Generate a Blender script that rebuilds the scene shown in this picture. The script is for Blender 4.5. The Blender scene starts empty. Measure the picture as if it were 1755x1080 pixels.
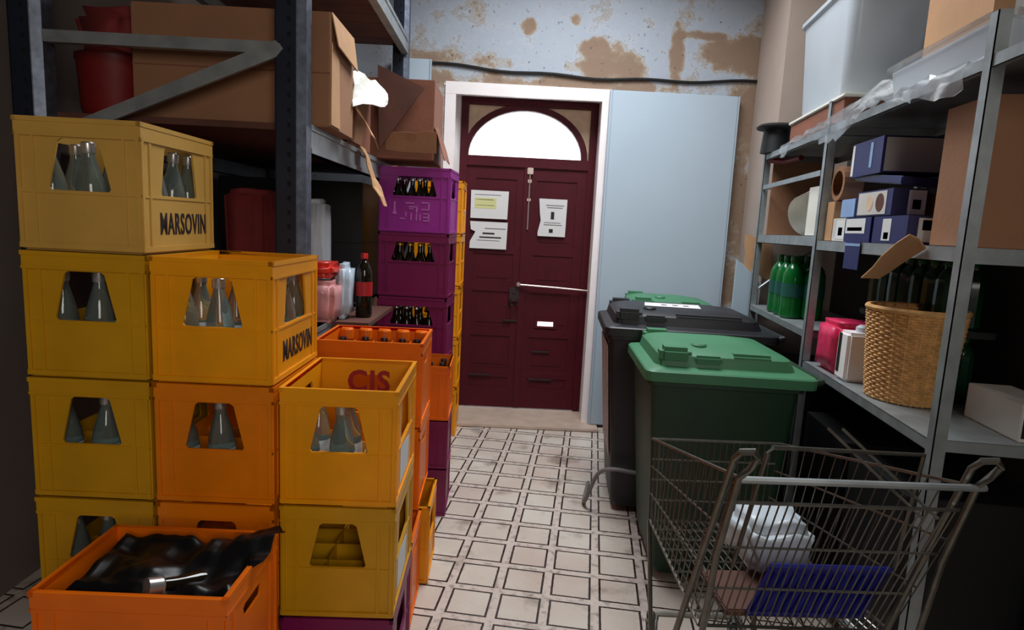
import bpy, bmesh, math, random
from mathutils import Vector, Matrix, noise
random.seed(7)
SC = bpy.context.scene
COL = SC.collection
R = math.radians
# ------------------------------------------------------------------ camera, world, lights
cam = bpy.data.objects.new('camera', bpy.data.cameras.new('camera'))
COL.objects.link(cam)
rows = ((0.98999772, 0.06757901, -0.12384502), (0.1320276, -0.13434387, 0.98210001), (0.04973153, -0.98862774, -0.14192242))
cam.matrix_world = Matrix([[r[0], -r[1], -r[2], t] for r, t in zip(rows, (0, 0, 1.5))] + [[0, 0, 0, 1]])
cam.data.sensor_fit = 'HORIZONTAL'; cam.data.sensor_width = 36
cam.data.lens = 36 * 1060 / 1755
cam.data.clip_start = 0.02
SC.camera = cam
SC.view_settings.view_transform = 'Standard'
SC.view_settings.look = 'None'
SC.view_settings.gamma = 1
SC.view_settings.use_curve_mapping = False
SC.view_settings.exposure = 0.0

w = bpy.data.worlds.new('sky'); SC.world = w; w.use_nodes = True
w.node_tree.nodes['Background'].inputs[0].default_value = (0.95, 0.98, 1, 1)
w.node_tree.nodes['Background'].inputs[1].default_value = 4.0

def area(name, loc, rot, sx, sy, power, color, spread=180):
    d = bpy.data.lights.new(name, 'AREA'); d.shape = 'RECTANGLE'; d.size = sx; d.size_y = sy
    d.energy = power; d.color = color; d.spread = R(spread)
    o = bpy.data.objects.new(name, d); o.location = loc; o.rotation_euler = rot; COL.objects.link(o)
    return o
area('skylight_light', (-0.05, 3.25, 3.62), (0, 0, R(8)), 1.3, 1.5, 74, (0.93, 0.97, 1.0), 150)
d_ = area('fill_light', (1.1, -1.5, 2.3), (0, 0, 0), 1.3, 1.5, 28, (1.0, 0.95, 0.88), 140)  # added fill behind the camera, aimed at the left crates; no doorway there
d_.rotation_euler = (Vector((-1.15, 1.6, 1.1)) - d_.location).to_track_quat('-Z', 'Y').to_euler()

# ------------------------------------------------------------------ materials
def lin(c):
    c = c / 255
    return c / 12.92 if c <= 0.04045 else ((c + 0.055) / 1.055) ** 2.4
def rgb(t): return (lin(t[0]), lin(t[1]), lin(t[2]), 1)
def mk(name, col, rough=0.5, metal=0.0, var=0.12, scale=6.0, bump=0.0, bscale=40.0, spec=0.5, trans=0.0, alpha=1.0):
    m = bpy.data.materials.new(name); m.use_nodes = True
    nt = m.node_tree; b = nt.nodes['Principled BSDF']
    b.inputs['Roughness'].default_value = rough; b.inputs['Metallic'].default_value = metal
    b.inputs['Specular IOR Level'].default_value = spec
    b.inputs['Transmission Weight'].default_value = trans; b.inputs['Alpha'].default_value = alpha
    tc = nt.nodes.new('ShaderNodeTexCoord')
    if var > 0:
        n = nt.nodes.new('ShaderNodeTexNoise'); n.inputs['Scale'].default_value = scale; n.inputs['Detail'].default_value = 6
        nt.links.new(tc.outputs['Object'], n.inputs['Vector'])
        r = nt.nodes.new('ShaderNodeValToRGB')
        c = rgb(col)
        r.color_ramp.elements[0].position = 0.3; r.color_ramp.elements[1].position = 0.7
        r.color_ramp.elements[0].color = tuple(x * (1 - var) for x in c[:3]) + (1,)
        r.color_ramp.elements[1].color = tuple(min(1, x * (1 + var)) for x in c[:3]) + (1,)
        nt.links.new(n.outputs['Fac'], r.inputs['Fac']); nt.links.new(r.outputs['Color'], b.inputs['Base Color'])
    else:
        b.inputs['Base Color'].default_value = rgb(col)
    if bump > 0:
        n2 = nt.nodes.new('ShaderNodeTexNoise'); n2.inputs['Scale'].default_value = bscale; n2.inputs['Detail'].default_value = 4
        nt.links.new(tc.outputs['Object'], n2.inputs['Vector'])
        bp = nt.nodes.new('ShaderNodeBump'); bp.inputs['Strength'].default_value = bump; bp.inputs['Distance'].default_value = 0.01
        nt.links.new(n2.outputs['Fac'], bp.inputs['Height']); nt.links.new(bp.outputs['Normal'], b.inputs['Normal'])
    return m

M = {}
M['tan_crate'] = mk('tan crate plastic', (196, 152, 70), 0.42, var=0.10, scale=5)
M['yellow'] = mk('yellow crate plastic', (232, 150, 2), 0.36, var=0.12, scale=5)
M['olive'] = mk('dull yellow crate plastic', (196, 142, 8), 0.4, var=0.12, scale=5)
M['orange'] = mk('orange crate plastic', (232, 108, 4), 0.36, var=0.12, scale=5)
M['amber'] = mk('amber crate plastic', (224, 122, 2), 0.36, var=0.12, scale=5)
M['purple'] = mk('purple crate plastic', (150, 40, 140), 0.38, var=0.10, scale=5)
M['plum'] = mk('plum crate plastic', (118, 16, 74), 0.4, var=0.12, scale=5)
M['ink'] = mk('dark print', (32, 16, 22), 0.6, var=0)
M['redprint'] = mk('red print', (150, 20, 24), 0.5, var=0)
M['lilac'] = mk('worn raised mark', (190, 110, 185), 0.5, var=0)
M['glass'] = mk('clear bottle glass', (178, 194, 188), 0.05, var=0, trans=0.85)
M['darkglass'] = mk('dark bottle glass', (26, 20, 12), 0.08, var=0)
M['cap'] = mk('silver bottle cap', (200, 198, 196), 0.3, 0.8, var=0.05)
M['goldcap'] = mk('gold bottle cap', (210, 170, 70), 0.3, 0.6, var=0.05)
M['darkcap'] = mk('dark bottle cap', (40, 22, 22), 0.4, var=0)
M['redcap'] = mk('red bottle cap', (190, 24, 24), 0.4, var=0)
M['foil'] = mk('bottle label', (190, 205, 215), 0.5, var=0.2, scale=60)
M['yellowlabel'] = mk('yellow label', (214, 180, 40), 0.5, var=0.1)
M['redlabel'] = mk('red label', (170, 20, 26), 0.5, var=0.1)
M['bag'] = mk('black bin bag', (7, 7, 9), 0.36, var=0, spec=0.3)
M['rack_dark'] = mk('dark blue grey steel', (32, 38, 54), 0.45, 0.3, var=0.2)
M['rack_edge'] = mk('scuffed galvanised steel', (92, 98, 112), 0.42, 0.6, var=0.35, scale=30)
M['zinc'] = mk('galvanised steel', (156, 162, 164), 0.42, 0.55, var=0.2, scale=12)
M['hole'] = mk('slot hole', (6, 6, 8), 0.9, var=0)
M['deck'] = mk('brown chipboard deck', (92, 54, 42), 0.75, var=0.2)
M['card'] = mk('brown cardboard', (150, 106, 76), 0.8, var=0.1, scale=4, bump=0.1)
M['card2'] = mk('light cardboard', (186, 142, 102), 0.8, var=0.1, scale=4, bump=0.1)
M['card3'] = mk('reddish cardboard', (128, 78, 58), 0.8, var=0.12, scale=4, bump=0.1)
M['tape'] = mk('packing tape', (170, 140, 105), 0.3, var=0.1)
M['whitecard'] = mk('white coated cardboard', (224, 222, 212), 0.6, var=0.06)
M['paper'] = mk('white paper', (222, 222, 222), 0.7, var=0.03)
M['greyprint'] = mk('grey print', (110, 112, 118), 0.7, var=0)
M['lime'] = mk('pale lime print', (212, 212, 150), 0.7, var=0)
M['maroon'] = mk('maroon painted wood', (74, 11, 25), 0.55, spec=0.25, var=0.12, scale=8, bump=0.08, bscale=25)
M['spandrel'] = mk('beige spandrel board', (222, 194, 164), 0.7, var=0.12, scale=14)
M['white'] = mk('white gloss paint', (248, 240, 240), 0.45, var=0.05)
M['panel'] = mk('pale blue grey paint', (178, 194, 208), 0.5, var=0.03, scale=2)
M['brass'] = mk('dull nickel', (190, 172, 165), 0.35, 0.7, var=0.1)
M['iron'] = mk('dark iron', (62, 48, 52), 0.5, 0.5, var=0.1)
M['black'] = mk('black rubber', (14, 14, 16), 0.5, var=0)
M['marble'] = mk('worn stone', (190, 168, 152), 0.5, var=0.12, scale=10)
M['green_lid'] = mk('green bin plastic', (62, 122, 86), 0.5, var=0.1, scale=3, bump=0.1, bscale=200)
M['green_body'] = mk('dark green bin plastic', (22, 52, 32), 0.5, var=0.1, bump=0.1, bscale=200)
M['black_bin'] = mk('black bin plastic', (24, 24, 30), 0.46, var=0.1, bump=0.1, bscale=200)
M['bin_label'] = mk('scuffed side label', (170, 150, 150), 0.6, var=0.3, scale=40)
M['grey_hose'] = mk('grey cable sheath', (120, 116, 116), 0.5, var=0.1)
M['wire'] = mk('chromed wire', (118, 116, 108), 0.35, 0.85, var=0.2, scale=30)
M['blue'] = mk('blue plastic', (12, 22, 112), 0.4, var=0.1)
M['milk'] = mk('milky plastic film', (205, 214, 222), 0.35, var=0.08, bump=0.2, bscale=20)
M['wicker'] = mk('wicker', (206, 156, 96), 0.6, var=0.25, scale=40)
M['navy'] = mk('navy printed carton', (14, 20, 88), 0.45, var=0.1)
M['paleblue'] = mk('pale blue print', (140, 170, 215), 0.5, var=0.15)
M['greycarton'] = mk('grey carton', (204, 200, 194), 0.7, var=0.06)
M['pink'] = mk('pink printed film', (216, 44, 92), 0.4, var=0.2, scale=30)
M['pet'] = mk('green bottle plastic', (10, 118, 50), 0.15, var=0.1, trans=0.35)
M['darkpet'] = mk('deep green bottle plastic', (10, 52, 30), 0.2, var=0.1, trans=0.2)
M['greencap'] = mk('green cap', (20, 90, 40), 0.4, var=0)
M['greenlabel'] = mk('blue green label', (16, 80, 70), 0.5, var=0.2)
M['tub'] = mk('translucent plastic tub', (206, 214, 222), 0.3, var=0.03, trans=0.35)
M['clear'] = mk('clear plastic wrap', (235, 240, 245), 0.15, var=0, trans=0.85, alpha=0.45)
M['beige'] = mk('beige plaster', (176, 158, 146), 0.85, var=0.06, scale=3, bump=0.15, bscale=12)
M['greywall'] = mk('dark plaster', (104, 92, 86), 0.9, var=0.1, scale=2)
M['shaded_wall'] = mk('wall colour darkened as shade', (52, 44, 42), 0.85, var=0.15, scale=2)  # shade behind the right shelving put into the wall colour
M['ceil'] = mk('off white ceiling', (150, 146, 140), 0.9, var=0.05)
M['red'] = mk('dark red plastic', (120, 24, 20), 0.45, var=0.15)
M['redcloth'] = mk('red woven bag', (120, 34, 34), 0.8, var=0.2)
M['pinkfilm'] = mk('pink shrink film', (214, 150, 150), 0.25, var=0.25, scale=14, bump=0.3, bscale=25)
M['redfilm'] = mk('red printed shrink film', (214, 54, 40), 0.3, var=0.2, scale=14, bump=0.3, bscale=25)
M['bluefilm'] = mk('pale blue film', (196, 212, 226), 0.25, var=0.2, scale=14, bump=0.3, bscale=25)
M['plate'] = mk('off white china', (206, 202, 188), 0.3, var=0.05)
M['windowglass'] = mk('frosted fanlight glass', (250, 252, 255), 0.6, var=0, trans=1.0)

def wall_material():
    m = bpy.data.materials.new('peeling pale blue paint'); m.use_nodes = True
    nt = m.node_tree; N = nt.nodes; L = nt.links; b = N['Principled BSDF']; b.inputs['Roughness'].default_value = 0.8
    tc = N.new('ShaderNodeTexCoord')
    def noi(s, d=8, rough=0.6):
        n = N.new('ShaderNodeTexNoise'); n.inputs['Scale'].default_value = s; n.inputs['Detail'].default_value = d; n.inputs['Roughness'].default_value = rough
        L.new(tc.outputs['Object'], n.inputs['Vector']); return n
    def mth(op, a, bb):
        n = N.new('ShaderNodeMath'); n.operation = op
        for k, x in enumerate((a, bb)):
            if isinstance(x, (int, float)): n.inputs[k].default_value = x
            else: L.new(x, n.inputs[k])
        return n.outputs[0]
    big = noi(3.2).outputs['Fac']; fine = noi(16, 8, 0.7).outputs['Fac']
    acc = mth('ADD', mth('MULTIPLY', big, 0.75), mth('MULTIPLY', fine, 0.45))
    sep = N.new('ShaderNodeSeparateXYZ'); L.new(tc.outputs['Object'], sep.inputs[0])
    # worn patches of their own shape: (s along wall, z, radius s, radius z, weight)
    for (s, z, rs, rz, k) in ((0.52, 2.72, .15, .13, .5), (.40, 2.80, .10, .06, .4), (.42, 2.66, .2, .05, .3), (1.02, 2.78, .05, .20, .42), (1.42, 2.80, .22, .12, .5), (1.2, 2.92, .14, .03, .4), (-.05, 2.92, .05, .05, .5), (.28, 2.98, .04, .04, .4), (.72, 2.66, .1, .1, .4),
                              (-.42, 2.67, .4, .05, .26), (-.2, 2.53, .7, .06, .30), (.5, 2.545, .4, .05, .36), (1.62, 1.9, .2, 1.0, .40), (-.75, 2.4, .16, .5, .2), (1.2, 2.5, .5, .1, .2)):
        dx = mth('DIVIDE', mth('SUBTRACT', sep.outputs[0], s), rs); dz = mth('DIVIDE', mth('SUBTRACT', sep.outputs[2], z), rz)
        d = mth('ADD', mth('MULTIPLY', dx, dx), mth('MULTIPLY', dz, dz))
        g = mth('MAXIMUM', mth('SUBTRACT', 1.0, mth('MULTIPLY', d, 0.5)), 0.0)
        acc = mth('ADD', acc, mth('MULTIPLY', g, k * .62))
    r = N.new('ShaderNodeValToRGB'); e = r.color_ramp.elements
    e[0].position = 0.60; e[0].color = rgb((168, 176, 188))
    e[1].position = 0.84; e[1].color = rgb((142, 118, 100))
    for p, c in ((0.66, (176, 182, 192)), (0.685, (152, 148, 146)), (0.70, (176, 174, 174)), (0.735, (164, 156, 148)), (0.75, (156, 136, 116))):
        q = e.new(p); q.color = rgb(c)
    L.new(acc, r.inputs['Fac'])
    sp = noi(34, 3, .5).outputs['Fac']
    r2 = N.new('ShaderNodeValToRGB'); r2.color_ramp.elements[0].position = 0.27; r2.color_ramp.elements[0].color = rgb((176, 168, 168)); r2.color_ramp.elements[1].position = 0.34; r2.color_ramp.elements[1].color = (1, 1, 1, 1)
    L.new(sp, r2.inputs['Fac'])
    mx = N.new('ShaderNodeMix'); mx.data_type = 'RGBA'; mx.blend_type = 'MULTIPLY'; mx.inputs[0].default_value = 1
    L.new(r.outputs['Color'], mx.inputs[6]); L.new(r2.outputs['Color'], mx.inputs[7]); L.new(mx.outputs[2], b.inputs['Base Color'])
    bp = N.new('ShaderNodeBump'); bp.inputs['Strength'].default_value = 0.35; bp.inputs['Distance'].default_value = 0.02; bp.invert = True
    L.new(acc, bp.inputs['Height']); L.new(bp.outputs['Normal'], b.inputs['Normal'])
    return m
M['wall'] = wall_material()

def floor_material():
    m = bpy.data.materials.new('patterned cement tiles'); m.use_nodes = True
    nt = m.node_tree; N = nt.nodes; L = nt.links; b = N['Principled BSDF']; b.inputs['Roughness'].default_value = 0.28
    tc = N.new('ShaderNodeTexCoord'); sep = N.new('ShaderNodeSeparateXYZ'); L.new(tc.outputs['Object'], sep.inputs[0])
    def mth(op, a, bb=0.0):
        n = N.new('ShaderNodeMath'); n.operation = op
        for k, x in enumerate((a, bb)):
            if isinstance(x, (int, float)): n.inputs[k].default_value = x
            else: L.new(x, n.inputs[k])
        return n.outputs[0]
    def edge(o, off):
        f = mth('FRACT', mth('DIVIDE', mth('SUBTRACT', o, off), 0.2))
        return mth('MULTIPLY', mth('MINIMUM', f, mth('SUBTRACT', 1.0, f)), 0.2)
    dx = edge(sep.outputs[0], 0.1); dy = edge(sep.outputs[1], -0.04 + 2.4 - 2.4)
    def noi(s, d=5):
        n = N.new('ShaderNodeTexNoise'); n.inputs['Scale'].default_value = s; n.inputs['Detail'].default_value = d
        L.new(tc.outputs['Object'], n.inputs['Vector']); return n.outputs['Fac']
    jit = mth('MULTIPLY', mth('SUBTRACT', noi(60), 0.5), 0.004)
    mn = mth('ADD', mth('MINIMUM', dx, dy), jit)
    dark = mth('MULTIPLY', mth('GREATER_THAN', mn, 0.0165), mth('LESS_THAN', mn, 0.0255))
    field = mth('GREATER_THAN', mn, 0.021)
    def ramp(fac, p0, c0, p1, c1):
        r = N.new('ShaderNodeValToRGB'); e = r.color_ramp.elements
        e[0].position = p0; e[0].color = rgb(c0); e[1].position = p1; e[1].color = rgb(c1); L.new(fac, r.inputs['Fac']); return r.outputs['Color']
    cf = ramp(noi(2.2), 0.35, (196, 178, 166), 0.65, (210, 202, 190))
    cb = ramp(noi(30, 8), 0.30, (150, 136, 128), 0.5, (206, 192, 182))
    cd = ramp(noi(40), 0.3, (34, 24, 24), 0.8, (66, 50, 46))
    def mix(f, a, bb, t='MIX'):
        n = N.new('ShaderNodeMix'); n.data_type = 'RGBA'; n.blend_type = t
        if isinstance(f, float): n.inputs[0].default_value = f
        else: L.new(f, n.inputs[0])
        L.new(a, n.inputs[6]); L.new(bb, n.inputs[7]); return n.outputs[2]
    c = mix(dark, mix(field, cb, cf), cd)
    st = ramp(noi(5, 9), 0.30, (120, 104, 96), 0.42, (255, 255, 255))
    c = mix(0.55, c, st, 'MULTIPLY')
    L.new(c, b.inputs['Base Color'])
    rr = N.new('ShaderNodeMapRange'); rr.inputs[1].default_value = 0.3; rr.inputs[2].default_value = 0.7; rr.inputs[3].default_value = 0.18; rr.inputs[4].default_value = 0.45
    L.new(noi(7), rr.inputs[0]); L.new(rr.outputs[0], b.inputs['Roughness'])
    return m
M['floor'] = floor_material()

# ------------------------------------------------------------------ mesh helpers
class MB:
    def __init__(s): s.bm = bmesh.new()
    def box(s, lo, hi, mat=None, bev=0.0):
        cx = [(a + b) / 2 for a, b in zip(lo, hi)]; sz = [abs(b - a) for a, b in zip(lo, hi)]
        T = Matrix.Translation(cx) @ Matrix.Diagonal((*sz, 1))
        if mat is not None: T = mat @ T
        r = bmesh.ops.create_cube(s.bm, size=1, matrix=T)
        if bev > 0:
            es = list({e for v in r['verts'] for e in v.link_edges})
            bmesh.ops.bevel(s.bm, geom=es, offset=bev, segments=2, affect='EDGES')
        return s
    def prism(s, pts, vec):
        """pts: list of 3D points (planar outline); vec: extrusion"""
        vec = Vector(vec); a = [s.bm.verts.new(Vector(p)) for p in pts]; b = [s.bm.verts.new(Vector(p) + vec) for p in pts]
        n = len(pts); s.bm.faces.new(a); s.bm.faces.new(b[::-1])
        for i in range(n): s.bm.faces.new((a[i], b[i], b[(i + 1) % n], a[(i + 1) % n]))
        return s
    def loft(s, rings, cap=True):
        vs = [[s.bm.verts.new(Vector(p)) for p in r] for r in rings]; n = len(rings[0])
        for i in range(len(vs) - 1):
            for j in range(n):
                s.bm.faces.new((vs[i][j], vs[i][(j + 1) % n], vs[i + 1][(j + 1) % n], vs[i + 1][j]))
        if cap:
            s.bm.faces.new(vs[0][::-1]); s.bm.faces.new(vs[-1])
        return s
    def lathe(s, prof, seg=14, c=(0, 0, 0), mat=None, cap=True):
        rings = []
        for r, z in prof:
            ring = [Vector((c[0] + r * math.cos(2 * math.pi * k / seg), c[1] + r * math.sin(2 * math.pi * k / seg), c[2] + z)) for k in range(seg)]
            if mat is not None: ring = [mat @ p for p in ring]
            rings.append(ring)
        return s.loft(rings, cap)
    def tube(s, pts, r, seg=6, closed=False):
        pts = [Vector(p) for p in pts]; n = len(pts); rings = []
        up = Vector((0.13, 0.21, 0.97))
        for i, p in enumerate(pts):
            if closed: d = pts[(i + 1) % n] - pts[i - 1]
            else: d = pts[min(i + 1, n - 1)] - pts[max(i - 1, 0)]
            d.normalize()
            if abs(d.dot(up)) > 0.97: up = Vector((0.97, 0.2, 0.1))
            a = d.cross(up).normalized(); b = d.cross(a)
            rings.append([p + r * (math.cos(2 * math.pi * k / seg) * a + math.sin(2 * math.pi * k / seg) * b) for k in range(seg)])
        if closed: rings.append(rings[0]); return s.loft(rings, False)
        return s.loft(rings)
    def sheet(s, grid, th=0.0):
        """grid of 3D points -> surface, with thickness if th"""
        V = [[s.bm.verts.new(Vector(p)) for p in row] for row in grid]
        fs = []
        for i in range(len(V) - 1):
            for j in range(len(V[0]) - 1): fs.append(s.bm.faces.new((V[i][j], V[i][j + 1], V[i + 1][j + 1], V[i + 1][j])))
        if th:
            bmesh.ops.recalc_face_normals(s.bm, faces=fs)
            bmesh.ops.solidify(s.bm, geom=fs, thickness=th)
        return s
    def xf(s, mat): bmesh.ops.transform(s.bm, matrix=mat, verts=s.bm.verts); return s
    def mesh(s, name, m, smooth=False, ang=0.6):
        bmesh.ops.recalc_face_normals(s.bm, faces=s.bm.faces)
        if smooth:
            for f in s.bm.faces: f.smooth = True
            for e in s.bm.edges:
                if len(e.link_faces) == 2 and e.calc_face_angle(0) > ang: e.smooth = False
        me = bpy.data.meshes.new(name); s.bm.to_mesh(me); s.bm.free()
        me.materials.append(M[m] if isinstance(m, str) else m)
        return me
    def build(s, name, m, parent=None, smooth=False, world=False, ang=0.6):
        if world and parent is not None: s.xf(parent.matrix_basis.inverted())
        o = bpy.data.objects.new(name, s.mesh(name, m, smooth, ang)); COL.objects.link(o)
        if parent is not None: o.parent = parent
        return o

def tag(o, label, cat, group=None):
    o['label'] = label; o['category'] = cat
    if group: o['group'] = group
    return o
def thing(name, label, cat, loc=(0, 0, 0), rz=0.0, group=None):
    o = bpy.data.objects.new(name, None); COL.objects.link(o); o.empty_display_size = 0.05
    o.location = loc; o.rotation_euler = (0, 0, rz)
    o.matrix_basis = Matrix.Translation(loc) @ Matrix.Rotation(rz, 4, 'Z')
    return tag(o, label, cat, group)
def struct(o): o['kind'] = 'structure'; return o
def kids(o): return [c for c in bpy.data.objects if c.parent == o]
def dup(o, label=None, group=None, mat=None):
    ch = kids(o); r = o.copy(); COL.objects.link(r)
    for c in ch: d = dup(c); d.parent = r
    if mat is not None: r.matrix_basis = mat
    if label: r['label'] = label
    if group: r['group'] = group
    return r
def text_mb(txt, size, sx=1.0, th=0.001, bold=0.0):
    cu = bpy.data.curves.new('lettering', 'FONT'); cu.body = txt; cu.size = size; cu.extrude = th; cu.offset = bold
    cu.align_x = 'CENTER'; cu.align_y = 'CENTER'; cu.resolution_u = 3; cu.space_character = 1.1
    o = bpy.data.objects.new('lettering', cu); COL.objects.link(o)
    bpy.context.view_layer.update()
    me = bpy.data.meshes.new_from_object(o.evaluated_get(bpy.context.evaluated_depsgraph_get()))
    b = MB(); b.bm.from_mesh(me); bpy.data.objects.remove(o); bpy.data.curves.remove(cu); bpy.data.meshes.remove(me)
    b.xf(Matrix.Diagonal((sx, 1, 1, 1)))
    return b
A8 = R(8); U = Vector((math.cos(A8), math.sin(A8), 0)); V8 = Vector((-math.sin(A8), math.cos(A8), 0))
def frame(ox, oy): return Matrix.Translation((ox, oy, 0)) @ Matrix.Rotation(A8, 4, 'Z')
DF = frame(-0.55, 4.9)      # door wall frame (x along wall, y into wall)
LF = frame(-1.02, 2.1)      # left rack frame
def D(s, t, z): return DF @ Vector((s, t, z))
def LR(s, t, z): return LF @ Vector((s, t, z))
WT = -0.27                  # wall face in door frame

# ------------------------------------------------------------------ the room
struct(MB().box((-4, -2.3, -0.1), (3.2, 6, 0)).build('floor', 'floor'))
struct(MB().box((-4, -2.3, 3.7), (3.2, 6, 3.8)).build('ceiling', 'ceil'))
wb = bpy.data.objects.new('wall_back', None)
b = MB()
b.box((-2.6, WT, 0), (-0.635, 0.2, 3.7)); b.box((0.56, WT, 0), (1.64, 0.2, 3.7))
b.box((-0.635, WT, 2.495), (0.56, 0.2, 3.7))
w_ = b.build('wall_back', 'wall'); w_.matrix_basis = DF; struct(w_)
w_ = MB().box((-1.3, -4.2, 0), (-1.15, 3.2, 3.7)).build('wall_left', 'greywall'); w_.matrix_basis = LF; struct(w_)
struct(MB().box((1.52, -2.3, 0), (1.7, 4.2, 3.7)).build('wall_right', 'shaded_wall'))  # dark colour stands for the wall lying in shadow
struct(MB().box((-4, -2.4, 0), (3.2, -2.25, 3.7)).build('wall_front', 'beige'))
# projecting pier between the back wall and the right wall
struct(MB().prism([(1.085, 4.85, 0), (1.085, 4.17, 0), (1.72, 4.17, 0), (1.72, 4.95, 0)], (0, 0, 3.7)).build('wall_corner', 'beige'))
# reveal of the doorway
b = MB()
b.prism([(-0.645, WT - .004, 0), (-0.53, 0.0, 0), (-0.53, 0.06, 0), (-0.645, 0.06, 0)], (0, 0, 2.49))
b.prism([(0.56, WT - .004, 0), (0.52, 0.0, 0), (0.52, 0.06, 0), (0.56, 0.06, 0)], (0, 0, 2.49))
b.prism([(-0.645, WT - .004, 2.50), (-0.645, WT - .004, 2.486), (-0.645, 0.06, 2.46), (-0.645, 0.06, 2.5)], (1.205, 0, 0))
# flat painted architrave on the wall face
b.box((-0.632, WT - .014, 0.02), (-0.555, WT + .02, 2.505)); b.box((0.505, WT - .014, 0.02), (0.56, WT + .02, 2.505)); b.box((-0.632, WT - .015, 2.425), (0.56, WT + .02, 2.51))
o = b.build('trim_1', 'white'); o.matrix_basis = DF; struct(o)
o = MB().box((-0.645, WT - .20, 0), (0.62, 0.05, 0.022), bev=.006).build('trim_2', 'marble'); o.matrix_basis = DF; struct(o)

# door: frame, two leaves, fittings
dr = struct(MB().build('door_1', 'maroon')); bpy.data.objects.remove(dr)
b = MB()
b.box((-0.53, -0.02, 0.02), (-0.475, 0.06, 2.46)); b.box((0.465, -0.02, 0.02), (0.52, 0.06, 2.46))
b.box((-0.475, -0.02, 2.41), (0.465, 0.06, 2.46)); b.box((-0.475, -0.025, 1.955), (0.465, 0.06, 2.03))
door = b.build('door_1', 'maroon'); door.matrix_basis = DF; struct(door)
def leaf(x0, x1):
    b = MB(); z0, z1 = 0.03, 1.955; st = 0.075
    b.box((x0, 0.0, z0), (x1, 0.05, z1))
    b.box((x0, -0.008, z0), (x0 + st, 0.014, z1)); b.box((x1 - st, -0.008, z0), (x1, 0.014, z1))
    zs = [0.03, 0.20, 0.28, 0.56, 0.62, 0.92, 0.98, 1.22, 1.28, 1.83, 1.955]
    for i in range(0, len(zs) - 1, 2):
        b.box((x0 + st, -0.008, zs[i]), (x1 - st, 0.014, zs[i] + (zs[i + 1] - zs[i])) if i in (0,) else (x1 - st, 0.014, zs[i] + 0.07))
    b.box((x0 + st, -0.008, 1.86), (x1 - st, 0.014, 1.955))
    for i in range(5):   # raised field in each panel
        lo = zs[2 * i] + 0.075; hi = zs[2 * i + 2] if i < 4 else 1.86
        if hi - lo > 0.1: b.box((x0 + st + .035, -.004, lo + .03), (x1 - st - .035, 0.003, hi - .03), bev=.003)
    return b
leaf(-0.475, -0.005).build('door_leaf', 'maroon', door)
lf2 = leaf(0.0, 0.465).build('door_leaf', 'maroon', door)
MB().box((-0.028, -0.022, 0.03), (0.024, -0.006, 1.955), bev=.005).build('meeting_stile', 'maroon', door)
b = MB(); b.tube([(0.018, -.03, 1.48), (0.018, -.03, 1.90)], .006, 8); b.box((0.004, -.034, 1.84), (.032, -.022, 1.865)); b.box((0.004, -.034, 1.70), (.032, -.022, 1.72))
b.box((-.004, -.034, 1.905), (.042, -.02, 1.955), bev=.004)
b.build('bolt', 'brass', door)
b = MB(); b.tube([(-.03, -.05, 1.045), (0.25, -.055, 1.036), (0.52, -.05, 1.022)], .008, 8); b.lathe([(.003, -.02), (.018, -.012), (.02, 0), (.018, .012), (.003, .02)], 10, (-.03, -.045, 1.045))
b.build('latch_bar', 'brass', door, True)
b = MB(); b.box((-.10, -.035, .905), (-.02, -.008, 1.02), bev=.006); b.lathe([(.016, 0), (.016, .012)], 10, mat=Matrix.Translation((-.06, -.03, .985)) @ Matrix.Rotation(R(90), 4, 'X'))
b.tube([(-.085, -.05, .93), (-.085, -.05, .88), (-.035, -.05, .88), (-.035, -.05, .93)], .007, 6)
b.build('rim_lock', 'iron', door)
# letter slot, plate with a glowing box standing in for daylight
b = MB(); b.box((.115, -.016, .695), (.295, .012, .775), bev=.004); b.build('letter_plate', 'maroon', door)
M['slot_glow'] = bpy.data.materials.new('glow standing in for daylight'); M['slot_glow'].use_nodes = True
bs = M['slot_glow'].node_tree.nodes['Principled BSDF']; bs.inputs['Emission Color'].default_value = (1, .97, .92, 1); bs.inputs['Emission Strength'].default_value = 2.2
MB().box((.14, -.02, .718), (.265, -.014, .752)).build('letter_slot', 'slot_glow', door)['label'] = 'letter slot glowing in place of daylight'
b = MB()
for x0, x1, z in ((-.14, -.03, .745), (.11, .25, .50), (-.40, -.22, .29), (.09, .28, .27)): b.box((x0, -.02, z), (x1, -.006, z + .012))
b.build('weather_bead', 'iron', door)

# fanlight
cx, rx, z0, rz = -0.03, 0.44, 2.03, 0.352
def arch(k, n=24): return [(cx + (rx + k) * math.cos(math.pi * i / n), z0 + (rz + k) * math.sin(math.pi * i / n)) for i in range(n + 1)]
b = MB()
ai, ao = arch(-.002), arch(.045)
ao = [(min(max(x, -.475), .465), z) for x, z in ao]
for i in range(24):
    q = [ai[i], ao[i], ao[i + 1], ai[i + 1]]
    b.prism([(x, -.02, z) for x, z in q], (0, .06, 0))
win = b.build('window_1', 'maroon'); win.matrix_basis = DF; struct(win)
g = arch(0)
b = MB(); b.prism([(x, .02, z) for x, z in g], (0, .008, 0)); b.build('window_glass', 'windowglass', win)
b = MB()
for sgn in (-1, 1):
    xe = -.475 if sgn < 0 else .465
    pts = [(x, z) for x, z in (ao[12:] if sgn < 0 else ao[:13][::-1])]
    poly = [(xe, 2.41)] + pts + [(xe, z0)]
    bl = []
    for p in poly:
        if not bl or (abs(p[0] - bl[-1][0]) + abs(p[1] - bl[-1][1])) > 1e-4: bl.append(p)
    b.prism([(x, .012, min(z, 2.41)) for x, z in bl], (0, .01, 0))
b.build('spandrel', 'spandrel', win)

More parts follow.
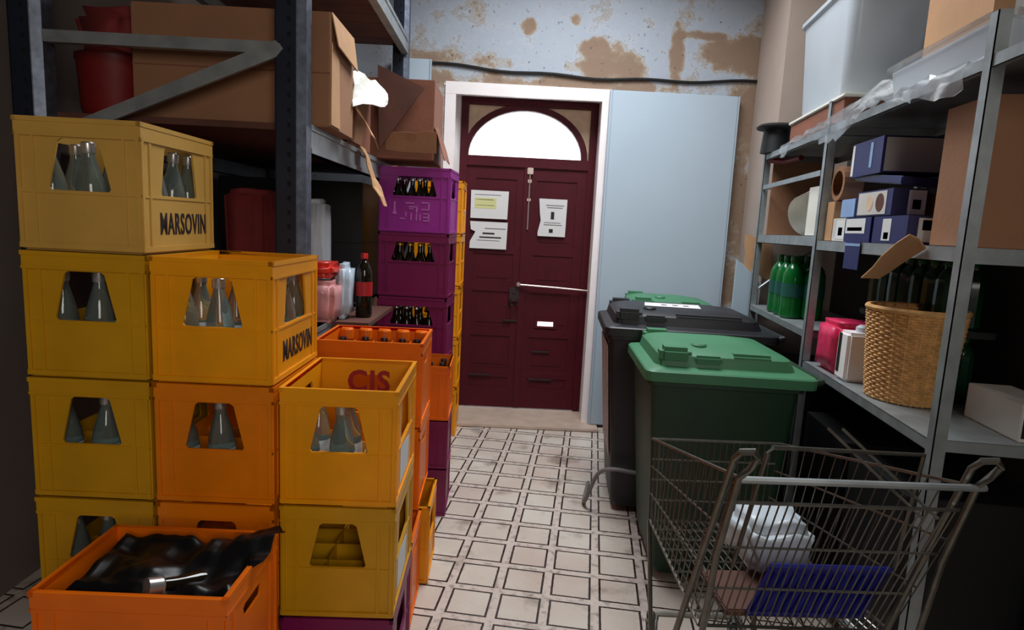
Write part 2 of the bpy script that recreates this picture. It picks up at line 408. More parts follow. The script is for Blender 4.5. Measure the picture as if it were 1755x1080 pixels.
# papers on the door
def notice(label, s0, s1, z0, z1, marks, torn=False):
    t = thing('paper_notice', label, 'notice', D((s0 + s1) / 2, -.026, z0), A8)
    wd, h = (s1 - s0) / 2, z1 - z0
    pts = [(-wd, h), (wd, h), (wd * .97, 0), (-wd * .99, 0)]
    if torn == 1: pts += [(-wd * .98, h * .25), (-wd * .7, h * .62), (-wd * .95, h * .7)]
    if torn == 2: pts += [(-wd * 1.0, h * .1), (-wd * .82, h * .42), (-wd * .9, h * .6)]
    b = MB(); b.prism([(x, 0, z) for x, z in pts], (0, .0012, 0)); b.build('sheet', 'paper', t)
    for (m, lst) in marks:
        for (a, c, d, e) in lst: MB().box((-wd + a * 2 * wd, -.0012, c * h), (-wd + d * 2 * wd, -.0002, e * h)).build('print', m, t)
    return t
notice('white notice with pale lime block, upper sheet on the left door leaf', -.433, -.139, 1.55, 1.765, [('lime', [(.1, .36, .68, .74)]), ('greyprint', [(.14, .66, .6, .69), (.14, .46, .62, .48), (.1, .84, .8, .86)])])
notice('torn white notice with dark bold lines, lower sheet on left door leaf', -.432, -.137, 1.315, 1.525, [('ink', [(.34, .54, .66, .60), (.26, .40, .84, .45)]), ('greyprint', [(.4, .74, .95, .77), (.2, .3, .8, .32)])], 1)
notice('white portrait notice with pictograms on the right door leaf', .10, .32, 1.435, 1.725, [('ink', [(.44, .46, .56, .66), (.40, .1, .54, .2)]), ('greyprint', [(.3, .76, .85, .78), (.25, .82, .9, .84), (.2, .3, .85, .32), (.2, .36, .8, .375)])], 2)

# pale boards either side of the doorway
def board(label, s0, s1, t0, z0, z1, th, lean=0.0):
    t = thing('wall_board', label, 'board', D((s0 + s1) / 2, t0, z0), A8)
    wd = (s1 - s0) / 2; S = Matrix.Rotation(-lean, 4, 'X')
    MB().box((-wd, -th, 0), (wd, 0, z1 - z0), bev=.006).xf(S).build('sheet', 'panel', t)
    b = MB(); b.box((-wd - .012, -th - .003, 0), (-wd, .002, z1 - z0)); b.box((wd, -th - .003, 0), (wd + .008, .002, z1 - z0))
    b.xf(S).build('edge_strip', 'panel', t)
    return t
board('tall pale blue grey board standing against the wall right of the door', .565, 1.475, WT - .035, 0.022, 2.50, .045, R(.4))
board('narrow pale blue board edge standing left of the door behind the rack', -1.0, -.74, WT - .03, 0.0, 2.64, .04)
t = thing('grey_plank', 'short blue grey plank leaning in the corner beside the tall pale board', 'plank', (.985, 4.13, 0), 0)
MB().prism([(-.075, -.02, 0), (.075, -.02, 0), (.075, -.02, 1.22), (-.03, -.02, 1.33), (-.075, -.02, 1.36)], (0, .035, 0)).build('plank', 'panel', t)
b = MB(); b.sheet([[(.95 + .055 * i + .02 * random.random(), 4.15 - .01 * j, 1.52 - .08 * j - .02 * i + .04 * random.random()) for i in range(4)] for j in range(4)], .006)
tag(b.build('torn_cardboard', 'card2'), 'torn piece of cardboard wedged in the corner above the grey plank', 'cardboard')
# cable across the wall
pts = []
for i in range(25):
    s = -.74 + 2.36 * i / 24; pts.append(D(s, WT - .012, 2.63 - .04 * math.sin(i / 24 * 3.1) + .008 * math.sin(i * .9) - .01 * i / 24))
tag(MB().tube(pts, .011, 8).build('wall_cable', 'black', smooth=True), 'thick black cable running along the peeling wall above the door', 'cable')

# ------------------------------------------------------------------ crates
def panel_hole(b, mat, w, h, th, hole):
    """wall in x,z (x centred), thickness +y, with an 8-point hole (wt, wb, z0, z1, xoff)"""
    if hole is None: b.box((-w / 2, 0, 0), (w / 2, th, h), mat); return
    wt, wb, z0, z1, xo = hole; c = .007
    hp = [(-wb / 2 + c, z0), (wb / 2 - c, z0), (wb / 2 - .002, z0 + c), (wt / 2 + .003, z1 - c), (wt / 2 - c, z1), (-wt / 2 + c, z1), (-wt / 2 - .003, z1 - c), (-wb / 2 + .002, z0 + c)]
    hp = [(x + xo, z) for x, z in hp]
    op = [(-w / 2 * .6, 0), (w / 2 * .6, 0), (w / 2, 0), (w / 2, h), (w / 2 * .6, h), (-w / 2 * .6, h), (-w / 2, h), (-w / 2, 0)]
    def ring(pts, y): return [b.bm.verts.new(mat @ Vector((x, y, z))) for x, z in pts]
    of, hf, ob, hb = ring(op, 0), ring(hp, 0), ring(op, th), ring(hp, th)
    for i in range(8):
        j = (i + 1) % 8
        b.bm.faces.new((of[i], of[j], hf[j], hf[i])); b.bm.faces.new((ob[j], ob[i], hb[i], hb[j]))
        b.bm.faces.new((hf[i], hf[j], hb[j], hb[i])); b.bm.faces.new((of[j], of[i], ob[i], ob[j]))
CR = {}
def crate_mesh(kind, m, w, d, h):
    key = (kind, m, w, d, h)
    if key in CR: return CR[key]
    b = MB(); th = .006; H = h - .006
    hole = {'wine': (.10, .165, .155, .288, 0), 'beer': (.17, .25, .19, .315, 0), 'plain': None}[kind]
    sh = {'wine': (.15, .20, .155, .288, 0), 'beer': (.10, .14, .19, .29, 0), 'plain': (.10, .10, .23, .262, 0)}[kind]
    k = h / .345
    sc = lambda q: None if q is None else (q[0], q[1], q[2] * k, q[3] * k, q[4])
    hole, sh = sc(hole), sc(sh)
    I = .006   # wall inset from the rim line
    for a, L_, off, ho in ((0, w - 2 * I, d / 2 - I, hole), (180, w - 2 * I, d / 2 - I, hole), (90, d - 2 * I, w / 2 - I, sh), (-90, d - 2 * I, w / 2 - I, sh)):
        mt = Matrix.Rotation(R(a), 4, 'Z') @ Matrix.Translation((0, -off, 0))
        panel_hole(b, mt, L_, H, th, ho)
        e = .006
        # rim band, its lower lip, belt line, foot
        b.box((-L_ / 2 - I, -I, H - .012), (L_ / 2 + I, th, H), mt)
        b.box((-L_ / 2 - .003, -.0042, H - .041 * k), (L_ / 2 + .003, .001, H - .011), mt)
        b.box((-L_ / 2 - I + .001, -I + .001, H - .048 * k), (L_ / 2 + I - .001, 0, H - .040 * k), mt)
        zb = (ho[2] if (ho is not None and kind != 'plain') else .15 * k)
        if kind != 'plain':
            b.box((-L_ / 2, -.0025, zb - .009), (L_ / 2, .001, zb - .003), mt)
        b.box((-L_ / 2 - .002, -.0055, .002), (L_ / 2 + .002, .001, .016), mt)
        for x in (-1, 1):   # corner pilasters with a groove
            b.box((x * L_ / 2 - .010 * (x > 0) , -.0048, .010), (x * L_ / 2 + .010 * (x < 0), .001, H - .0385 * k), mt)
            b.box((x * (L_ / 2 - .042) - .004, -.0035, .010), (x * (L_ / 2 - .042) + .004, .001, H - .0385 * k), mt)
        if kind == 'beer':
            b.box((-L_ / 2 + .05, -.003, .02), (-L_ / 2 + .056, 0, zb), mt)
    b.box((-w / 2 + .012, -d / 2 + .012, -.004), (w / 2 - .012, d / 2 - .012, .006))
    # cell dividers low inside
    for i in range(1, 3): b.box((-w / 2 + .01 + i * (w - .02) / 3 - .002, -d / 2 + .012, .006), (-w / 2 + .01 + i * (w - .02) / 3 + .002, d / 2 - .012, .12 * k))
    for i in range(1, 4): b.box((-w / 2 + .012, -d / 2 + .01 + i * (d - .02) / 4 - .002, .006), (w / 2 - .012, -d / 2 + .01 + i * (d - .02) / 4 + .002, .12 * k))
    CR[key] = b.mesh('crate_body', m); return CR[key]
GRP = {}
def crate(kind, m, w, d, h, x, y, z, rz, label, group):
    """x, y: front right foot corner (facing the camera)"""
    rm = Matrix.Rotation(rz, 4, 'Z'); c = Vector((x, y, z)) + rm @ Vector((-w / 2, d / 2, 0))
    t = thing('bottle_crate', label, 'crate', c, rz, group)
    o = bpy.data.objects.new('crate_body', crate_mesh(kind, m, w, d, h)); COL.objects.link(o); o.parent = t
    t['_'] = 0; del t['_']
    return t

# bottle kinds
def bottle_proto(kind):
    t = thing('glass_bottle', 'x', 'bottle')
    if kind == 'clear':
        b = MB(); b.lathe([(.034, 0), (.0365, .006), (.0365, .145), (.033, .172), (.023, .208), (.0168, .23), (.0145, .24), (.0145, .272)], 16); b.build('bottle_body', 'glass', t, True)
        b = MB(); b.lathe([(.0160, .248), (.0172, .252), (.0172, .274), (.014, .278)], 12); b.build('cap', 'cap', t, True)
        b = MB(); b.lathe([(.0371, .06), (.0371, .135)], 16, cap=False); b.build('label', 'foil', t, True)
    elif kind == 'dark':
        b = MB(); b.lathe([(.028, 0), (.0305, .005), (.0305, .135), (.028, .155), (.016, .195), (.013, .205), (.013, .245)], 14); b.build('bottle_body', 'darkglass', t, True)
        b = MB(); b.lathe([(.0155, .238), (.0155, .248), (.013, .253)], 12); b.build('cap', 'cap', t, True)
    return t
PB = {}
def put_bottles(kind, spots, cr, label, z=.008, capm=None, scale=1.0, group=None):
    key = (kind, capm)
    first = key not in PB
    if first:
        PB[key] = bottle_proto(kind)
        if capm:
            for c in kids(PB[key]):
                if c.name.startswith('cap'): c.data = c.data.copy(); c.data.materials[0] = M[capm]
    p = PB[key]; cm = cr.matrix_basis
    for i, (x, y) in enumerate(spots):
        tilt = Matrix.Rotation(R(random.uniform(-2.5, 2.5)), 4, 'X') @ Matrix.Rotation(R(random.uniform(-2.5, 2.5)), 4, 'Y')
        mt = cm @ Matrix.Translation((x, y, z)) @ Matrix.Rotation(random.uniform(0, 6), 4, 'Z') @ tilt @ Matrix.Diagonal((scale, scale, scale, 1))
        if first and i == 0: p.matrix_basis = mt; p['label'] = label; p['group'] = group or label; o = p
        else: dup(p, label, group or label, mt)
def cells(w, d, nx, ny, pick=None):
    out = []
    for j in range(ny):
        for i in range(nx):
            if pick is None or pick(i, j): out.append((-w / 2 + .012 + (i + .5) * (w - .024) / nx, -d / 2 + .012 + (j + .5) * (d - .024) / ny))
    return out
W, DP, CH = .33, .40, .345
def lettering(cr, txt, side, size, sx, z, m, w, d, off=0.0, bold=0.0):
    b = text_mb(txt, size, sx, .0008, bold)
    if side == 'right': b.xf(Matrix.Translation((w / 2 - .006 + .0008, off, z)) @ Matrix.Rotation(R(90), 4, 'Z') @ Matrix.Rotation(R(90), 4, 'X'))
    elif side == 'inback': b.xf(Matrix.Translation((off, d / 2 - .014, z)) @ Matrix.Rotation(R(90), 4, 'X'))
    elif side == 'front': b.xf(Matrix.Translation((off, -d / 2 + .005, z)) @ Matrix.Rotation(R(90), 4, 'X'))
    b.build('lettering', m, cr)
frw = lambda i, j: j == 0 or (j == 1) or i == 2

# leftmost stack, five high
lc = ['topmost tan crate of the leftmost stack, dark lettering on its side, bottles inside',
      'dull yellow crate second from top of the leftmost stack, beside the bright lettered crate',
      'dull yellow crate third from top of the leftmost stack',
      'dull yellow crate fourth from top of the leftmost stack, behind the bag-filled orange crate',
      'dull yellow bottom crate of the leftmost stack']
for k in range(5):
    z = CH * (4 - k)
    c = crate('wine', 'tan_crate' if k == 0 else 'olive', W, DP, CH, -1.176, 1.50, z, A8, lc[k], 'wine crates stacked on the left')
    if k == 0: lettering(c, 'MARSOVIN', 'right', .085, .58, .075, 'ink', W, DP, .02, .0012)
    if k < 4:
        put_bottles('clear', cells(W, DP, 3, 4, frw if k == 0 else (lambda i, j: j == 0 or (j == 1 and i > 0))), c,
                    'clear glass bottle with silver cap in the ' + ['topmost tan crate of the leftmost stack', 'second crate down of the leftmost stack', 'third crate down of the leftmost stack', 'fourth crate down of the leftmost stack'][k])
# second stack, four high
lc = ['bright yellow crate with dark side lettering, topmost of the stack behind the red-lettered crate',
      'orange yellow crate second from top of the four-high stack, grey-capped bottle in its window',
      'orange yellow crate third from top of the four-high stack, behind the bag-filled crate',
      'orange yellow bottom crate of the four-high stack']
for k in range(4):
    z = CH * (3 - k)
    c = crate('wine', 'yellow' if k == 0 else 'amber', W, DP, CH, -.842, 1.548, z, A8, lc[k], 'wine crates stacked on the left')
    if k == 0:
        lettering(c, 'MARSOVIN', 'right', .085, .58, .075, 'ink', W, DP, .02, .0012)
        put_bottles('clear', cells(W, DP, 3, 4, lambda i, j: j < 2 or i == 2), c, 'clear glass bottle with silver cap in the bright yellow lettered crate')
    if k == 1: put_bottles('clear', [cells(W, DP, 3, 4)[i] for i in (0, 1, 5)], c, 'clear glass bottle in the orange yellow crate under the bright lettered one')
# third stack: two wine crates on a plum crate
lc = ['open yellow crate with red lettering inside, topmost of the front right stack',
      'empty yellow crate in the middle of the front right stack', 'plum crate at the bottom of the front right stack']
for k in range(3):
    c = crate('wine', ('yellow', 'olive', 'plum')[k], W, DP, CH, -.508, 1.612, CH * (2 - k), R(9), lc[k], 'wine crates stacked on the left')
    if k == 0:
        lettering(c, 'CIS', 'inback', .10, .95, .262, 'redprint', W, DP, .005, .003)
        put_bottles('clear', cells(W, DP, 3, 4, lambda i, j: j == 0 or (j == 1 and i < 2)), c, 'clear glass bottle seen through the window of the open crate with red lettering inside', z=.008)
    if k < 2:
        o = MB().prism([(W / 2 - .0055, -.10, .03), (W / 2 - .0055, .06, .03), (W / 2 - .0055, .08, .12), (W / 2 - .0055, -.10, .145)], (.001, 0, 0)).build('side_sticker', 'paper', c)
        o['label'] = 'white paper sticker on the side'
# near orange crate holding a black bag
for k, lab in enumerate(('orange crate filled with a black plastic bag, nearest at the lower left', 'orange crate under the crate filled with a black plastic bag')):
    c = crate('plain', 'orange', .42, .30, CH, -.722, 1.128, CH * (1 - k), A8, lab, 'orange crates')
    if k == 0: bagc = c
mt = bagc.matrix_basis
g = []
for j in range(27):
    row = []
    for i in range(37):
        x = -.195 + .43 * i / 36; y = -.135 + .27 * j / 26
        e = min(1, min(i, 36 - i if i < 30 else 6, j, 26 - j) / 4)
        n = noise.noise(Vector((x * 11, y * 11, 2))) * .035 + noise.noise(Vector((x * 30, y * 30, 5))) * .013
        z = .27 + .06 * e + n * e
        right = max(0, (x - .12) / .1)
        if y > 0: z += .035 * min(1, right) * min(1, y / .08)
        z += .02 * max(0, y / .13)
        if x > .19: z = max(z, .349) if y > -.02 else .34 * .9 + .02
        if x > .19 and y <= -.02: x = .19 + (x - .19) * .1
        row.append(mt @ Vector((x, y, z)))
    g.append(row)
tag(MB().sheet(g).build('plastic_bag', 'bag', smooth=True, ang=3), 'crumpled black plastic bag stuffed in the near orange crate', 'bag')
t = thing('glass_bottle', 'bottle with a grey cap lying in the black bag in the near orange crate', 'bottle', mt @ Vector((.015, -.105, .332)))
X = Matrix.Rotation(A8 + R(-42), 4, 'Z') @ Matrix.Rotation(R(-106), 4, 'X')
b = MB(); b.lathe([(.020, .0), (.020, .03), (.022, .032)], 14); b.xf(X); b.build('cap', 'cap', t, True)
b = MB(); b.lathe([(.016, .03), (.016, .06), (.024, .11), (.025, .17), (.022, .18)], 14); b.xf(X); b.build('bottle_body', 'darkglass', t, True)

# orange stack, three high, open with bottle tops
lc = ['orange crate open on top with dark bottle tops, topmost of the orange stack behind', 'orange crate in the middle of the stack behind the red-lettered crate', 'orange bottom crate on the floor, pushed forward under the orange stack']
for k in range(3):
    c = crate('plain', 'orange', .42, .36 if k < 2 else .285, CH, -.632 if k < 2 else -.580, 2.30 if k < 2 else 2.045, CH * (2 - k), R(9), lc[k], 'orange crates')
    if k == 0:
        put_bottles('dark', cells(.42, .36, 5, 3), c, 'dark bottle with dark cap in the open topmost crate of the orange stack', z=.05, capm='darkcap')
        b = MB()
        for i in range(1, 5): b.box((-.21 + .01 + i * .08 - .002, -.16, .1), (-.21 + .01 + i * .08 + .002, .16, .285))
        for j in range(1, 3): b.box((-.2, -.17 + j * .113 - .002, .1), (.2, -.17 + j * .113 + .002, .285))
        for i in range(5): b.lathe([(.03, .285), (.03, .325), (.024, .333)], 12, (-.164 + .082 * i, .166, 0))
        b.build('divider', 'orange', c)
# small yellow crate alone on the floor
crate('wine', 'yellow', .38, .30, .345, -.594, 2.345, 0, R(9), 'x', None)
c = [o for o in bpy.data.objects if o.get('label') == 'x' and o.get('category') == 'crate'][0]
c['label'] = 'empty yellow crate on the tiled floor, its edge showing from under the orange stack'; c['group'] = 'yellow crates'
# small column: orange on two plum crates
for k, (m, h, z, lab) in enumerate((('orange', .285, .512, 'short orange crate resting on two plum crates, in front of the purple stack'),
                                    ('plum', .255, .256, 'plum crate directly under the short orange crate'), ('plum', .255, 0, 'plum crate on the floor, lowest beneath the short orange crate'))):
    c = crate('plain', m, .40, .30, h, -.668, 2.95, z, R(9), lab, 'small crates beside the orange stack')
    if k == 0: put_bottles('dark', cells(.40, .30, 5, 3, lambda i, j: i > 2), c, 'dark bottle in the short orange crate in front of the purple stack', z=.012, capm='darkcap')
# purple tower
lc = ['bright purple crate with raised marks, topmost of the purple stack by the door', 'purple crate second from top of the purple stack, yellow-labelled bottles inside',
      'purple crate third from top of the purple stack', 'plum crate fourth from top of the purple stack', 'plum bottom crate of the purple stack']
for k in range(5):
    c = crate('beer', 'purple' if k == 0 else 'plum', .40, .30, .36, -.800, 3.38, .36 * (4 - k), R(4), lc[k], 'purple crates')
    if k < 3:
        put_bottles('dark', cells(.40, .30, 6, 4, lambda i, j: j < 2 or i == 5), c, 'dark bottle in the ' + ('topmost', 'second', 'third')[k] + ' crate of the purple stack', z=.045, capm=(None, 'goldcap', None)[k], scale=1.0)
    if k == 0:
        b = MB()
        for (x0, z0_, x1, z1_) in ((-.115, .10, -.105, .155), (-.12, .085, -.1, .10), (-.05, .145, 0, .152), (-.03, .125, .02, .132), (.01, .10, .018, .135), (-.03, .115, .0, .12), (.04, .15, .085, .156), (.078, .115, .085, .155),
                                   (.04, .113, .085, .119), (-.05, .075, -.044, .1), (-.02, .055, -.014, .095), (.01, .055, .016, .095), (.03, .055, .036, .09), (.05, .052, .085, .058), (.05, .07, .085, .076), (.05, .09, .085, .095), (.079, .055, .085, .095), (-.08, .06, -.05, .066)):
            MB().box((x0, -.146, z0_ + .01), (x1, -.1435, z1_ + .01)).build('raised_mark', 'lilac', c)['label'] = 'worn lilac raised mark'
# yellow column behind the tower
for k in range(5):
    c = crate('wine', 'yellow', W, .30, .358, -.892, 4.16, .358 * (4 - k), A8,
              ['topmost crate', 'second crate down', 'third crate down', 'fourth crate down', 'bottom crate'][k] + ' of the yellow stack between the purple stack and the door', 'yellow crates by the door')

# ------------------------------------------------------------------ left pallet rack
rk = thing('pallet_rack', 'heavy dark steel rack with perforated posts along the left wall', 'rack', LF.translation, A8)
def post(s, t):
    b = MB(); b.box((s - .104, t, 0), (s - .03, t + .004, 3.2)); b.box((s - .104, t, 0), (s - .1, t + .07, 3.2))
    p = b.build('post', 'rack_dark', rk)
    b = MB(); b.prism([(s - .032, t - .0005, 0), (s - .002, t + .018, 0), (s - .002, t + .075, 0), (s - .006, t + .075, 0), (s - .006, t + .02, 0), (s - .034, t + .004, 0)], (0, 0, 3.2))
    b.build('post_edge', 'rack_edge', p)
    b = MB()
    for i in range(60): b.box((s - .062, t - .0006, .1 + i * .05), (s - .050, t + .002, .1 + i * .05 + .017))
    b.build('slot_holes', 'hole', p)
post(0, 0); post(0, 2.12); post(-.9, 0); post(-.9, 2.12)
def beam(t0, t1, s0, s1, z0, z1, m='zinc'):
    b = MB(); b.box((s0, t0, z0), (s1, t1, z1)); b.box((s0 - .0, t0, z0), (s1 + .006, t1, z0 + .018)); b.box((s0, t0, z1 - .02), (s1 + .006, t1, z1)); b.build('beam', m, rk)
beam(.076, 2.12, -.045, -.005, 1.725, 1.825); beam(.076, 2.12, -.045, -.005, 2.60, 2.70); beam(.076, 2.12, -.115, -.075, .95, 1.03)
beam(.076, 2.12, -.99, -.95, 1.725, 1.825); beam(.076, 2.12, -.99, -.95, 2.60, 2.70); beam(.076, 2.12, -.99, -.95, .95, 1.03)
b = MB(); b.box((-.95, .07, 1.80), (-.045, 2.14, 1.822)); b.build('deck', 'deck', rk)
b = MB()
for i in range(14): b.box((-.95, .02 + .154 * i, 2.665), (-.045, .02 + .154 * i + .148, 2.69))
b.build('deck', 'deck', rk)
b = MB(); b.box((-.95, .08, 1.0), (-.115, 2.14, 1.025)); b.box((-.115, .60, 1.005), (.10, 1.2, 1.025)); b.build('deck', 'deck', rk)
b = MB(); b.box((-.9, .012, 2.045), (-.09, .04, 2.085)); b.box((-.9, .036, 2.045), (-.09, .042, 2.05)); b.build('brace', 'zinc', rk)
b = MB(); b.prism([(-.10, -.004, 2.085), (-.075, -.004, 2.06), (-.10, -.004, 2.03), (-.86, -.004, 1.71), (-.87, -.004, 1.75)], (0, .014, 0)); b.build('brace', 'zinc', rk)
b = MB()
for (x, z) in ((-.092, 2.065),): b.lathe([(.012, -.012), (.012, .0)], 6, mat=Matrix.Translation((x, -.006, z)) @ Matrix.Rotation(R(90), 4, 'X'))
b.build('bolt', 'zinc', rk)

# boxes on the rack
def lbox(name, label, cat, s0, s1, t0, t1, z0, z1, m, tape=True, bev=.004):
    t = thing(name, label, cat, LR((s0 + s1) / 2, (t0 + t1) / 2, z0), A8); w, d, h = (s1 - s0) / 2, (t1 - t0) / 2, z1 - z0
    MB().box((-w, -d, 0), (w, d, h), bev=bev).build('carton', m, t)
    if tape: MB().box((w - .0005, -.03, h * .7), (w + .0008, .03, h)).build('tape', 'tape', t)
    return t, w, d, h
t, w_, d_, h_ = lbox('cardboard_box', 'large brown cardboard box behind the near perforated post of the rack', 'box', -.66, .05, .12, .46, 1.826, 2.225, 'card', False)
MB().box((-w_, -d_ - .001, .185), (w_, -d_ + .001, .19)).build('seam', 'card3', t)
b = MB(); b.prism([(w_, -d_ + .01, h_), (w_, d_ - .01, h_), (w_ + .02, d_ - .02, h_ - .13), (w_ + .02, -d_ + .03, h_ - .11)], (.004, 0, .002)); b.build('flap', 'card2', t)
b = MB(); b.prism([(w_ + .001, -d_ + .01, 0.01), (w_ + .001, -d_ + .13, 0.01), (w_ + .001, -d_ + .11, h_ - .14), (w_ + .001, -d_ + .01, h_ - .1)], (.003, 0, 0)); b.build('torn_face', 'card2', t)
t, w_, d_, h_ = lbox('cardboard_box', 'open cardboard box with a white lined flap hanging over the rack edge', 'box', -.5, .0, .56, 1.02, 1.826, 2.14, 'card3', False)
P4 = [(.0, .58, 2.13), (.035, 1.02, 2.19), (.11, .93, 2.06), (.075, .42, 1.955)]
g = [[LR(*(Vector(P4[0]).lerp(Vector(P4[1]), i / 5).lerp(Vector(P4[3]).lerp(Vector(P4[2]), i / 5), j / 5) + Vector((.015 * math.sin(i + j), 0, .01 * math.sin(i * 1.3))))) for i in range(6)] for j in range(6)]
b = MB(); b.sheet(g, .004); b.build('flap', 'whitecard', t, world=True)['label'] = 'white lined flap'
b = MB(); b.sheet([[LR(.03 + .03 * j,   .50 + .08 * i + .01 * random.random(), 2.0 - .05 * j + .02 * random.random() - .02 * i) for i in range(3)] for j in range(4)], .004); b.build('flap', 'card2', t, world=True)
b = MB(); b.prism([LR(.004, .58, 1.84), LR(.004, .80, 1.84), LR(.02, .86, 2.06), LR(.02, .58, 2.0)], LF.to_3x3() @ Vector((.004, 0, 0))); b.build('torn_face', 'card', t, world=True)
t, w_, d_, h_ = lbox('cardboard_box', 'reddish cardboard box with a drooping dark flap at the far end of rack', 'box', -.25, .30, 1.18, 1.62, 1.826, 2.24, 'card3', False)
MB().prism([LR(.0, 1.165, 2.30), LR(.25, 1.14, 2.19), LR(.02, 1.14, 1.87)], LF.to_3x3() @ Vector((0, .006, 0))).build('flap', 'deck', t, world=True)  # darker board colour stands for the flap's shadow side
b = MB(); b.sheet([[LR(.05 + .27 * i / 5, 1.172 - .012 * j, 1.86 + .02 * random.random() + .05 * j) for i in range(6)] for j in range(3)], .004); b.build('torn_face', 'card', t, world=True)
b = MB(); b.sheet([[LR(.302 + .02 * j, 1.2 + .1 * i, 2.0 - .06 * j + .03 * random.random()) for i in range(4)] for j in range(4)], .004); b.build('flap', 'card3', t, world=True)
b = MB(); b.sheet([[LR(.012 + .02 * random.random() + .015 * j, .72 + .06 * i + .012 * j + .01 * random.random(), 1.83 - .045 * j + .01 * random.random()) for i in range(3)] for j in range(7)], .005)
tag(b.build('torn_cardboard', 'card2'), 'ragged strip of torn cardboard hanging over the rack beam beside the purple stack', 'cardboard')
lbox('cardboard_box', 'small brown cardboard box at the back, between the open box and the far post', 'box', -.62, -.04, 1.68, 2.05, 1.826, 2.30, 'card2', False)
# red things at far left of the deck
t = thing('plastic_tub', 'dark red plastic tub at the left edge on the rack', 'tub', LR(-.80, .25, 1.826), A8)
b = MB(); b.lathe([(.10, 0), (.115, .03), (.125, .2), (.13, .21), (.13, .225), (.118, .225), (.112, .21), (.1, .02)], 24); b.build('tub_body', 'red', t, True)
t = thing('red_sack', 'slanted red sack resting on the tub at the left edge of rack', 'bag', LR(-.80, .27, 2.055), A8)
g = []
b = MB(); b.box((-.12, -.10, 0), (.11, .10, .16), bev=.04); bmesh.ops.subdivide_edges(b.bm, edges=b.bm.edges, cuts=2)
for v in b.bm.verts: v.co += Vector((noise.noise(v.co * 9), noise.noise(v.co * 9 + Vector((5, 0, 0))), noise.noise(v.co * 9 + Vector((0, 7, 0))))) * .03; v.co.z = max(0, v.co.z) + max(0, v.co.x) * .2
b.build('sack_body', 'redcloth', t, True, ang=3)
# shaded goods on the middle deck
def bottle_thing(name, label, loc, r, h, bm, cm, lm=None, group=None, seg=14):
    t = thing(name, label, 'bottle', loc, random.uniform(0, 6), group)
    MB().lathe([(r * .86, 0), (r, h * .03), (r * .97, h * .25), (r * 1.0, h * .42), (r * .97, h * .6), (r * .96, h * .70), (r * .8, h * .79), (r * .5, h * .86), (r * .38, h * .88), (r * .38, h * .93)], seg).build('bottle_body', bm, t, True)
    MB().lathe([(r * .43, h * .915), (r * .43, h * .985), (r * .38, h)], 12).build('cap', cm, t, True)
    if lm: MB().lathe([(r * 1.012, h * .34), (r * 1.012, h * .56)], seg, cap=False).build('label', lm, t, True)
    return t
def pack(name, label, cat, loc, rz, w, d, h, m, amp=.012):
    b = MB(); b.box((-w / 2, -d / 2, 0), (w / 2, d / 2, h), bev=.025); bmesh.ops.subdivide_edges(b.bm, edges=b.bm.edges, cuts=3, use_grid_fill=True)
    for v in b.bm.verts:
        if v.co.z > .01:
            q = v.co * 14; v.co += Vector((noise.noise(q), noise.noise(q + Vector((9, 1, 0))), noise.noise(q + Vector((2, 8, 0))))) * amp
        v.co.z = max(0, v.co.z)
    o = b.build(name, m, None, True, ang=3); o.matrix_basis = Matrix.Translation(loc) @ Matrix.Rotation(rz, 4, 'Z'); return tag(o, label, cat)
pack('wrapped_bottle_pack', 'red topped pink shrink-wrapped pack on the rack behind the yellow lettered crate', 'bottle pack', LR(-.14, .62, 1.025), A8, .20, .22, .19, 'pinkfilm')
pack('wrapped_bottle_pack', 'bright red film pack lying on the pink shrink-wrapped pack', 'bottle pack', LR(-.14, .62, 1.228), A8, .19, .2, .07, 'redfilm')
pack('plastic_bag', 'pale blue plastic bag between the pink pack and the dark red-labelled bottle', 'bag', LR(-.045, .72, 1.026), A8, .075, .14, .26, 'bluefilm')
bottle_thing('soda_bottle', 'dark soda bottle with red label and red cap beside the purple stack', LR(.035, .78, 1.026), .04, .31, 'darkglass', 'redcap', 'redlabel')
lbox('storage_box', 'lower black box added to darken the far end of the rack', 'box', -.90, -.10, 1.30, 2.0, 1.026, 1.36, 'black', False)  # black boxes added so the gap behind the rack reads dark
lbox('storage_box', 'upper black box added to darken the far end of the rack', 'box', -.90, -.10, 1.30, 2.0, 1.361, 1.70, 'black', False)
pack('plastic_sack', 'dark red sack standing in the shade on the rack left of the post', 'bag', LR(-.44, .7, 1.025), A8, .2, .3, .58, 'redcloth')
pack('plastic_sack', 'white and grey sack in the shade behind the near rack post', 'bag', LR(-.26, .9, 1.025), A8, .16, .2, .56, 'milk')

